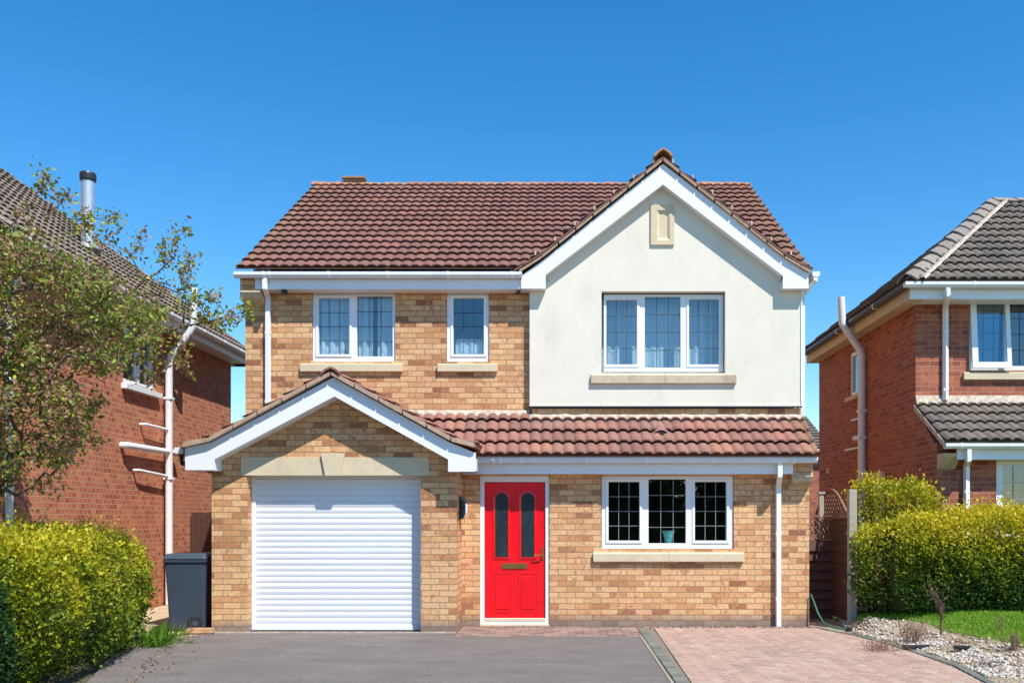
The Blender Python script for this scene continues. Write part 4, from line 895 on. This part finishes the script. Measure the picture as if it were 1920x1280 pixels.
for (xa, xb, rz, lab) in ((349, 382, .05, 'orange-buff loose brick wedged under the wheel of the bin'), (383, 399, -.1, 'short pale loose brick lying against the garage corner')):
    y_ = 11.93; o_ = MB().box(-(X(xb,y_)-X(xa,y_))/2, (X(xb,y_)-X(xa,y_))/2, -.05, .05, 0, .066).build('loose_brick', b3, bevel=.006); o_.location = ((X(xa,y_)+X(xb,y_))/2, y_, .004); o_.rotation_euler = (0, 0, rz); tag(o_, lab, 'brick', 'loose bricks by the bin')
hp = [(3.50, 12.66, Z(1113,12.66)), (3.53, 12.62, .36), (3.57, 12.55, .2), (3.62, 12.45, .08), (3.7, 12.3, .03), (3.78, 12.2, .02), (3.86, 12.15, .02)]
hs = MB().tube(hp, .012, 8).build('garden_hose', M['hose'], smooth=True); tag(hs, 'thin green hose running from the house corner down onto the path', 'hose')
MB().tube([(3.84, 12.16, .025), (3.90, 12.12, .025)], .022, 8).build('nozzle', M['dark'], hs)

# ================================================================== GROUND
def S(t): t = min(1, max(0, t)); return t*t*(3-2*t)
def bedh(x, y):
    a = S((x-4.05)/1.5)
    return .25*a + .15*S((y-11.3)/1.0)*S((x-3.95)/.25)*(1-a)
struct(rebase(MB().add([(-400,-400,-.03),(400,-400,-.03),(400,600,-.03),(-400,600,-.03)], [(0,1,2,3)]).build('ground', M['earth'], recalc=False), (0,0,-.03)))
def sheet(name, poly, z, mat, n=0):
    o = MB().add([(x, y, z) for x, y in poly], [tuple(range(len(poly)))]).build(name, mat, recalc=False); return struct(o)
sheet('asphalt_drive', [(-4.62,12.02),(-4.95,11.35),(-5.05,10.3),(-4.35,8.3),(-3.6,6.5),(-3.0,-12),(1.02,-12),(1.02,8.2),(1.11,11.64),(-1.37,11.64),(-1.37,12.02),(GX1-.3,12.3),(GX0+.3,12.3)], -.004, M['asphalt'])
sheet('street', [(-200,-12.2),(200,-12.2),(200,-5.0),(-200,-5.0)][::1], -.012, M['asphalt'])
sheet('side_path', [(-6.9,12.0),(-5.6,11.2),(-5.0,10.6),(-4.95,11.35),(-4.62,12.02),(-4.62,19),(-6.94,19)], -.010, M['slab'])
sheet('paving_bed', [(-1.37,11.64),(1.05,11.64),(1.0,6),(5.0,6),(4.2,9.2),(4.05,11.0),(3.9,12.0),(5.5,13),(5.5,16),(3.49,16),(3.49,12.72),(-1.37,12.72)], -.014, M['sand'])
sheet('gate_path', [(3.49,12.2),(3.80,11.95),(3.95,12.1),(4.0,12.9),(4.04,15),(3.49,15)], -.006, M['slab'])
def pavers(name, mat, rects, clip, seed, h=.0):
    """rects: list of (cx, cy, len, wid, angle)"""
    rs = random.Random(seed); bm = bmesh.new(); ly = bm.verts.layers.float.new('tint')
    for cx, cy, l_, w_, a in rects:
        c, s_ = math.cos(a), math.sin(a); t = rs.random(); z = h + rs.uniform(-.0015, .0015); e = .006; g = .0035; top = []; bot = []
        for sx, sy in ((-1,-1),(1,-1),(1,1),(-1,1)):
            for lst, g_, zz in ((top, g+e, z), (bot, g, z-.012)):
                x, y = sx*(l_/2-g_), sy*(w_/2-g_); v_ = bm.verts.new((cx+c*x-s_*y, cy+s_*x+c*y, zz)); v_[ly] = t; lst.append(v_)
        bm.faces.new(top)
        for i in range(4): bm.faces.new((bot[i], bot[(i+1) % 4], top[(i+1) % 4], top[i]))
    for (xa, ya), (xb, yb) in zip(clip, clip[1:]+clip[:1]) if clip else ():
        bmesh.ops.bisect_plane(bm, geom=bm.verts[:]+bm.edges[:]+bm.faces[:], plane_co=(xa, ya, 0), plane_no=((yb-ya), -(xb-xa), 0), clear_outer=True)
    me = bpy.data.meshes.new(name); bm.to_mesh(me); bm.free(); me.materials.append(mat)
    o = bpy.data.objects.new(name, me); COL.objects.link(o); WORLD[o.name] = Vector((0,0,0)); return struct(o)
rects = []; Wd = .098; A = math.radians(45+2); ca, sa = math.cos(A), math.sin(A)
for n_ in range(-70, 70):
    for k in range(-30, 30):
        for (ux, uy, ang) in ((n_+4*k+1, n_+.5, 0), (n_+4*k+3.5, n_+1, math.pi/2)):
            x, y = ux*Wd, uy*Wd; X_, Y_ = 2.5 + x*ca - y*sa, 9.5 + x*sa + y*ca
            if 1.1 < X_ < 4.4 and 6.9 < Y_ < 12.8: rects.append((X_, Y_, 2*Wd, Wd, A+ang))
pavers('block_paving', M['paver'], rects, [(1.19,6.9),(3.60,6.9),(3.90,8.3),(4.02,9.3),(3.98,10.5),(3.80,11.7),(3.50,12.5),(1.30,12.5)], 5, 0)
pavers('paving_border', M['paver2'], [(1.125-.0*y_, 6.9+.105*i, .125, .105, math.radians(2)) for i in range(54) for y_ in (0,)], None, 6, .003)
pavers('paving_border', M['kerbpale'], [(1.035, 7.2+.6*i, .6, .045, math.radians(90)) for i in range(8)], None, 7, .006)
bd = [(3.66,6.9),(3.96,8.3),(4.08,9.3),(4.04,10.5),(3.86,11.7),(3.60,12.4)]
rb = []
for (xa, ya), (xb, yb) in zip(bd, bd[1:]):
    n_ = max(1, round(math.hypot(xb-xa, yb-ya)/.2)); a = math.atan2(yb-ya, xb-xa)
    for i in range(n_): q = (i+.5)/n_; rb.append((xa+(xb-xa)*q, ya+(yb-ya)*q, .2, .1, a))
pavers('paving_border', M['paver2'], rb, None, 8, .008)
pavers('threshold_paving', M['paver3'], [(-1.37+.21*i+(.105 if j % 2 else 0), 11.70+.105*j, .21, .105, 0) for i in range(-1, 14) for j in range(10)], [(-1.36,11.64),(1.06,11.64),(1.06,12.69),(-1.36,12.69)], 9, .001)
pavers('house_edge_paving', M['paver3'], [(1.20+.105*i, 12.59, .105, .2, 0) for i in range(24)], None, 10, .002)
# raised bed and lawn as one height field split by material zone
def lawn_edge(x, y):   # >0 inside the lawn
    e = [(3.98,13.4),(4.15,12.35),(4.45,12.15),(4.75,11.8),(4.80,11.0),(4.88,10.2),(4.95,9.4),(5.05,8.0),(5.2,6.5)]
    xe = np.interp(-y, [-p[1] for p in e], [p[0] for p in e]); return x - xe - .03*noise.noise(Vector((x*6, y*6, 0)))
def grid(name, x0, x1, y0, y1, st, keep, dz, mat):
    nx, ny = int((x1-x0)/st), int((y1-y0)/st); bm = bmesh.new(); vs = {}
    def V(i, j):
        if (i, j) not in vs: x, y = x0+i*st, y0+j*st; vs[(i, j)] = bm.verts.new((x, y, bedh(x, y)+dz+.012*noise.noise(Vector((x*3, y*3, 1)))))
        return vs[(i, j)]
    for i in range(nx):
        for j in range(ny):
            if keep(x0+(i+.5)*st, y0+(j+.5)*st): bm.faces.new((V(i,j), V(i+1,j), V(i+1,j+1), V(i,j+1))).smooth = True
    me = bpy.data.meshes.new(name); bm.to_mesh(me); bm.free(); me.materials.append(mat); o = bpy.data.objects.new(name, me); COL.objects.link(o); WORLD[o.name] = Vector((0,0,0)); return struct(o)
def xpave(y): return np.interp(y, [6.9,8.3,9.3,10.5,11.7,12.4,12.9], [3.71,4.01,4.13,4.09,3.91,3.9,4.0])
grid('planting_bed', 3.6, 6.4, 6.5, 13.4, .05, lambda x, y: x > xpave(y)-.03 and lawn_edge(x, y) < .06, .0, M['straw'])
grid('lawn', 4.0, 12.0, 6.5, 13.3, .06, lambda x, y: lawn_edge(x, y) > .0, .008, M['lawn'])
# grass blades
def blades(name, n, x0, x1, y0, y1, keep, hgt, mat, dz=.01, tmin=.2):
    P = []; T = []
    while len(P) < n:
        x, y = RS.uniform(x0, x1), RS.uniform(y0, y1)
        if keep(x, y): P.append((x, y, bedh(x, y)+dz-.005)); T.append(RS.uniform(tmin, 1))
    o = leaves(name, mat, P, np.array(T), hgt, aspect=.16, prefer=(0, 0, 1.3)); return o
o_ = blades('grass', 42000, 4.1, 8.2, 9.2, 12.6, lambda x, y: lawn_edge(x, y) > RS.uniform(-.08, .12), .05, M['grassleaf']); tag(o_, 'short bright green grass growing on the lawn under the right hedge', 'grass', kind='stuff')
# pebbles
ico = bmesh.new(); bmesh.ops.create_icosphere(ico, subdivisions=1, radius=1); iv = np.array([v.co[:] for v in ico.verts]); ifc = np.array([[v.index for v in f.verts] for f in ico.faces]); ico.free()
pp = []; pt = []
while len(pp) < 3300:
    y = RS.uniform(7.6, 12.9); x = xpave(y) + RS.uniform(.02, 1.2)*RS.uniform(.5, 1)
    if y > 11.4 and RS.rand() < .55: continue
    le = lawn_edge(x, y)
    if le > -.02 or (le > -.35 and RS.rand() < .8 and y > 8.8 and x > 4.35): continue
    if noise.noise(Vector((x*2.2, y*2.2, 5))) < -.12 and RS.rand() < .85: continue
    rust = noise.noise(Vector((x*1.6, y*1.6, 9))) > .33; dk = noise.noise(Vector((x*1.5+5, y*1.5, 3))) > .28
    pp.append((x, y, bedh(x, y)+RS.uniform(0, .02))); pt.append(RS.uniform(.25, .42) if rust and RS.rand() < .6 else RS.uniform(0, .3) if dk and RS.rand() < .6 else RS.uniform(.38, 1))
pp = np.array(pp); n = len(pp); sc = RS.uniform(.011, .026, (n, 1, 1)); an = RS.uniform(.6, 1.3, (n, 1, 3))*np.array([1, 1, .7])
th = RS.uniform(0, 6.28, n); R_ = np.zeros((n, 3, 3)); R_[:, 0, 0] = np.cos(th); R_[:, 0, 1] = -np.sin(th); R_[:, 1, 0] = np.sin(th); R_[:, 1, 1] = np.cos(th); R_[:, 2, 2] = 1
vv = np.einsum('nij,nkj->nki', R_, iv[None]*an*sc*RS.uniform(.85, 1.15, (n, len(iv), 1))) + pp[:, None, :]
me = bpy.data.meshes.new('gravel'); me.vertices.add(n*12); me.vertices.foreach_set('co', vv.reshape(-1)); fa = (ifc[None] + (np.arange(n)*12)[:, None, None]).reshape(-1)
me.loops.add(len(fa)); me.loops.foreach_set('vertex_index', fa.astype(np.int32)); me.polygons.add(len(fa)//3); me.polygons.foreach_set('loop_start', np.arange(0, len(fa), 3, dtype=np.int32)); me.polygons.foreach_set('loop_total', np.full(len(fa)//3, 3, dtype=np.int32))
at = me.attributes.new('tint', 'FLOAT', 'POINT'); at.data.foreach_set('value', np.repeat(np.array(pt), 12).astype(np.float32)); me.update(calc_edges=True); me.materials.append(M['pebble'])
gv = bpy.data.objects.new('gravel', me); COL.objects.link(gv); WORLD['gravel'] = Vector((0,0,0)); tag(gv, 'white and grey pebbles strewn over the bed beside the paving', 'gravel', kind='stuff')
lt = []; 
while len(lt) < 450:
    y = RS.uniform(7.4, 12.0); q = RS.rand()
    if q < .45: x = -4.95 + max(0, 11.2-y)*.27 + abs(RS.normal())*.16 + .12; z = .004
    elif q < .9: x = xpave(y) + RS.uniform(.05, 1.0); z = bedh(x, y)+.025
    else: x = RS.uniform(-1.3, 3.4); y = 12.62-abs(RS.normal())*.06; z = .012
    lt.append((x, y, z))
lf = leaves('leaf_litter', M['litter'], lt, RS.uniform(0, 1, len(lt)), .035, flat=.95, aspect=.6); tag(lf, 'small brown dead leaves scattered by the hedge foot and over the bed', 'leaf litter', kind='stuff')
# dark edging slabs lying in the gravel
for xa, ya, ln, rz, lab in ((1720, 1197, .33, .15, 'black plank lying in the gravel behind the reddish dead shrub'), (1806, 1206, .2, -.2, 'short dark plank in the gravel near the lawn')):
    y_ = gY(ya, .12); x_ = X(xa, y_); o_ = MB().box(-ln/2, ln/2, -.05, .05, 0, .035).build('dark_plank', M['dark'], bevel=.006); o_.location = (x_, y_, bedh(x_, y_)+.01); o_.rotation_euler = (0, 0, rz); tag(o_, lab, 'plank')

# ================================================================== PLANTS
def hedge(name, label, x0, x1, y0, y1, z0, z1, n, seed, size=.05, bulge=.12, tf=None, mat='hedgeleaf', floor=None, shape=None, warp=None):
    t = empty(name, ((x0+x1)/2, (y0+y1)/2, z0), label, 'hedge')
    rs = np.random.RandomState(seed); P = []; T = []
    cx, cy, cz = (x0+x1)/2, (y0+y1)/2, (z0+z1)/2; hx, hy, hz_ = (x1-x0)/2, (y1-y0)/2, (z1-z0)/2
    A = [hy*hz_, hx*hz_, hx*hy*.9]; prob = np.array(A)/sum(A)
    while len(P) < n:
        ax = rs.choice(3, p=prob); q = rs.uniform(-1, 1, 3); q[ax] = 1 if rs.rand() < .5 else -1
        if ax == 2: q[2] = 1
        if ax == 1 and q[1] > 0 and rs.rand() < .8: q[1] = -1
        q4 = (abs(q)**5).sum()**(1/5); qq = q/q4*1.0
        p = np.array([cx+qq[0]*hx, cy+qq[1]*hy, cz+qq[2]*hz_])
        nz = noise.noise(Vector(p*2.1) + Vector((seed, 0, 0)))*1.0 + .5*noise.noise(Vector(p*6)+Vector((0, seed, 0)))
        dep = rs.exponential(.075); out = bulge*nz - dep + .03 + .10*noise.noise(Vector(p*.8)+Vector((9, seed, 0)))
        if rs.rand() < .09: out += rs.uniform(.02, .13)
        if q[2] > .9 and rs.rand() < .12: p[2] += rs.uniform(.02, .16)*max(0, .6+nz)
        nr = qq/np.linalg.norm(qq); p = p + nr*out
        if shape and not shape(p): continue
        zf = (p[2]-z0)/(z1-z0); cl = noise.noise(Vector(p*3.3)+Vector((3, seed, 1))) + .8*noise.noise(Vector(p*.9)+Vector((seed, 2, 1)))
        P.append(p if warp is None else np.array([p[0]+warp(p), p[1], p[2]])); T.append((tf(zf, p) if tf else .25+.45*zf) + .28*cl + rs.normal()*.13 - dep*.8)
    nr = (np.array(P)-np.array([cx, cy, cz])); nr /= np.linalg.norm(nr, axis=1)[:, None]
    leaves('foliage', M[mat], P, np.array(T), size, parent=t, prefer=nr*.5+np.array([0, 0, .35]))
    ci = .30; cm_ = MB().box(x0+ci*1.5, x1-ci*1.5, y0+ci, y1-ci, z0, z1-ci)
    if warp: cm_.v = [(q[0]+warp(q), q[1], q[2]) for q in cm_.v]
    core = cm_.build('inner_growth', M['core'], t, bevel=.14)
    sb = MB(); rr = random.Random(seed)
    for i in range(9):
        x, y = rr.uniform(x0+.15, x1-.15), rr.uniform(y0+.12, y1-.12); x += warp((x, y, 0)) if warp else 0; sb.tube([(x, y, z0-.02), (x+rr.uniform(-.1,.1), y+rr.uniform(-.1,.1), z0+.45)], [.012, .007], 5)
    sb.build('stem', M['bark'], t)
    return t
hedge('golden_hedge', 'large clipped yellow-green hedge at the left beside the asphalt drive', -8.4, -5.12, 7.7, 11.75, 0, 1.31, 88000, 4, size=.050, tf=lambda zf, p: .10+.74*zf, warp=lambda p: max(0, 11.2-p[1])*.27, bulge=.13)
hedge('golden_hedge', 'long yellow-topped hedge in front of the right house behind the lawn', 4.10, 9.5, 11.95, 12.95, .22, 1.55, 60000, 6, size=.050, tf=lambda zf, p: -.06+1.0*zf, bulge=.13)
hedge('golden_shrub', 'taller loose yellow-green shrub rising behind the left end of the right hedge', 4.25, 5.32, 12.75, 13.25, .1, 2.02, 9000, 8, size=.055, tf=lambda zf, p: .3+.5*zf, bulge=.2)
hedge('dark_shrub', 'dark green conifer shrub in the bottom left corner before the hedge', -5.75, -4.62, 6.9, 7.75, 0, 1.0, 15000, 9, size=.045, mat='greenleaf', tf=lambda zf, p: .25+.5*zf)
# loose grass tuft at the hedge foot
tb = []; tt = []
for i in range(420):
    a = RS.uniform(0, 6.28); r = abs(RS.normal())*.13; tb.append((-4.86+r*math.cos(a)*1.0, 10.85+r*math.sin(a)*1.8, 0)); tt.append(RS.uniform(0, .2))
tu = leaves('grass_tuft', M['grassleaf'], tb, np.array(tt), .26, aspect=.06, prefer=(.3, 0, 1.0)); rebase(tu, (-4.86, 10.85, 0)); tag(tu, 'tuft of long green grass at the foot of the left hedge by the path', 'grass tuft', kind='stuff')

# left tree ---------------------------------------------------------
tree = empty('crab_apple_tree', (-7.05, 10.0, 0), 'reddish-green crab apple tree overhanging the left edge in front of the red brick house', 'tree')
D0 = 9.75
def tp(px, py, dy=0): Y = D0+dy; return (X(px, Y), Y, Z(py, Y))
dense = [(-160,380),(-60,395),(20,435),(70,455),(120,485),(190,500),(265,550),(310,590),(300,640),(262,680),(200,700),(130,705),(170,800),(150,850),(90,880),(30,860),(-20,900),(-160,880),(-300,700),(-280,450)]
mid = [(60,350),(110,370),(140,430),(250,470),(350,500),(400,560),(340,640),(300,700),(230,730),(180,820),(100,900),(40,930),(0,900),(0,400)]
T_ = []; rs = random.Random(5)
while len(T_) < 1500:
    a, b = rs.uniform(-300, 340), rs.uniform(300, 910)
    if pin(dense, a, b): T_.append(tp(a, b, rs.uniform(-.75, .75)))
for _ in range(120):
    a, b = rs.uniform(0, 410), rs.uniform(340, 940)
    if pin(mid, a, b): T_.append(tp(a, b, rs.uniform(-.4, .4)))
for a, b in ((80,335),(76,352),(118,368),(212,400),(206,425),(210,455),(265,445),(258,475),(348,437),(322,455),(318,470),(300,480),(358,482),(345,500),(335,520),(352,575),(360,540),(372,555),(398,560),(385,590),(432,598),(462,582),(412,603),(180,760),(182,822),(170,770),(65,915),(150,400),(165,425),(162,400),(300,540),(20,905),(120,870),(30,930),(95,925),(60,945),(45,880),(90,890),(5,915),(20,870),(335,640),(342,678),(290,705)):
    T_.append(tp(a, b, rs.uniform(-.15, .15)))
    for _ in range(2): T_.append(tp(a+rs.uniform(-16, 10), b+rs.uniform(-10, 14), rs.uniform(-.2, .2)))
limbs = [[(-7.05,10.0,0), (-7.0,9.98,.9), (-6.95,9.9,1.6)],
  [(-6.95,9.9,1.6), tp(-60,780), tp(20,660), tp(110,600), tp(230,560), tp(330,480)],
  [(-6.95,9.9,1.6), tp(-120,700,.3), tp(-70,550,.2), tp(0,450,.1), tp(60,380)],
  [(-6.95,9.9,1.6), tp(-80,820,-.2), tp(40,740,-.2), tp(130,720,-.3)],
  [tp(110,600), tp(220,610,.1), tp(320,620,.1), tp(400,600), tp(455,584)],
  [(-6.95,9.9,1.6), tp(-200,650,-.3), tp(-220,450,-.3)]]
nd, par, rad = grow(limbs, T_, r0=.0022, power=.47, seed=6)
branch_mesh(nd, par, rad).build('trunk', M['bark'], tree, weld=False, recalc=False, smooth=True)
P = []; T = []
for i in range(1, len(nd)):
    if rad[i] > .013 or nd[i].z < 1.8: continue
    red = noise.noise(nd[i]*1.6) ; k = 24 if rad[i] < .006 else 11
    px_ = CX + nd[i].x*F/nd[i].y
    edge = px_ > 180 and nd[i].z > 3.9
    for _ in range(k if not edge else 13):
        P.append(tuple(nd[i] + Vector((RS.normal()*.05, RS.normal()*.05, RS.normal()*.045)))); T.append(np.clip((.28 if RS.rand() < (.50 + .6*red) else .75) + RS.normal()*.14, 0, 1))
leaves('crown', M['treeleaf'], P, np.array(T), .060, parent=tree, aspect=.52)
print('tree leaves', len(P), 'nodes', len(nd))

# dead shrubs in the bed -------------------------------------------
def twiggy(name, px, py, h, spread, n, label, cat, mat='twig', seed=0, leafn=0, lmat='treeleaf', r0=.0028, group=None, stem=0, lean=.5):
    y_ = gY(py, .1); x_ = X(px, y_); z_ = bedh(x_, y_); o = empty(name, (x_, y_, z_), label, cat, group); rs = random.Random(seed)
    mb = MB(); tips = []; base = Vector((x_, y_, z_-.01))
    if stem: 
        top = base + Vector((rs.uniform(-.02,.02), 0, stem)); mb.tube([base, base.lerp(top, .5) + Vector((.012, 0, 0)), top], [.013, .011, .008], 6)
    for i in range(n):
        q = rs.uniform(.3, 1) if stem else 0
        b = base.lerp(top, q) if stem else base + Vector((rs.gauss(0, spread*.35), rs.gauss(0, spread*.35), 0))
        a = rs.uniform(0, 6.28); l_ = h*rs.uniform(.45, 1); d = Vector((math.cos(a)*lean*rs.random(), math.sin(a)*lean*rs.random(), rs.uniform(.5, 1))).normalized()
        p1 = b + d*l_*.5 + Vector((rs.gauss(0, .006), rs.gauss(0, .006), 0)); p2 = b + d*l_ + Vector((rs.gauss(0, .012), rs.gauss(0, .012), rs.uniform(-.01, .02)))
        mb.tube([b, p1, p2], [r0, r0*.8, r0*.4], 4, cap=False); tips += [p1, p2]
        for _ in range(3):
            c = p1.lerp(p2, rs.random()); e = c + Vector((rs.gauss(0, .03), rs.gauss(0, .03), rs.uniform(.01, .05))); mb.tube([c, e], [r0*.6, r0*.3], 3, cap=False); tips.append(e)
    mb.build('branches', M[mat], o, weld=False, recalc=False)
    if leafn:
        P = [tuple(rs.choice(tips) + Vector((rs.gauss(0,.008), rs.gauss(0,.008), rs.gauss(0,.008)))) for _ in range(leafn)]
        leaves('foliage', M[lmat], P, RS.uniform(0, 1, leafn)*.5, .022, parent=o)
    return o
twiggy('dead_shrub', 1712, 1192, .32, .22, 75, 'reddish brown dead shrub with many upright twigs in the gravel', 'shrub', seed=1, leafn=120)
twiggy('dead_shrub', 1658, 1203, .16, .30, 60, 'low sprawling dead shrub at the edge of the block paving', 'shrub', seed=2, leafn=80, lean=1.6)
twiggy('young_tree', 1764, 1188, .26, .09, 26, 'spindly young tree with bare pale twigs standing before the right hedge', 'tree', seed=3, leafn=50, mat='bark', r0=.0035, stem=.45, lean=.8)
twiggy('dead_shrub', 1874, 1200, .27, .04, 9, 'single thin upright dead stem near the right edge by the lawn', 'shrub', seed=4)
twiggy('dead_shrub', 1902, 1222, .22, .09, 30, 'wiry brown dead shrub at the far right of the gravel bed', 'shrub', seed=5, leafn=50)

# trees across the street, seen only as reflections in the windows
def far_tree(x, y, h, r, seed, label):
    t = empty('street_tree', (x, y, 0), label, 'tree', 'trees across the street'); rs = np.random.RandomState(seed)
    MB().tube([(x, y, 0), (x+.1, y, h*.35), (x, y+.1, h*.7)], [.2, .15, .06], 8).build('trunk', M['bark'], t)
    c = rs.normal(size=(26, 3)); c /= np.linalg.norm(c, axis=1)[:, None]; c = c*np.array([r, r, h*.45])*rs.uniform(.1, .85, (26, 1)) + np.array([x, y, h*.52])
    P = c[rs.randint(0, 26, 9000)] + rs.normal(size=(9000, 3))*r*.22
    leaves('crown', M['greenleaf'], P, rs.uniform(0, 1, 9000), .32, parent=t)
for i, (x, y, h, r) in enumerate(((-9, -15, 6, 2.8), (-4.6, -16, 6.2, 3), (-.4, -15.4, 5.9, 2.9), (3.8, -16, 6.3, 3), (8, -15, 6, 2.9), (12, -16, 6.2, 3))):
    far_tree(x, y, h, r, 40+i, 'green street tree standing across the road behind the viewer')
hedge('reflection_hedge', 'unseen dark green hedge added across the road to darken the window reflections', -12, 15, -14.2, -12.9, 0, 2.3, 16000, 12, size=.22, mat='greenleaf', bulge=.2)  # out of view, added under the crowns so the ground-floor panes reflect dark
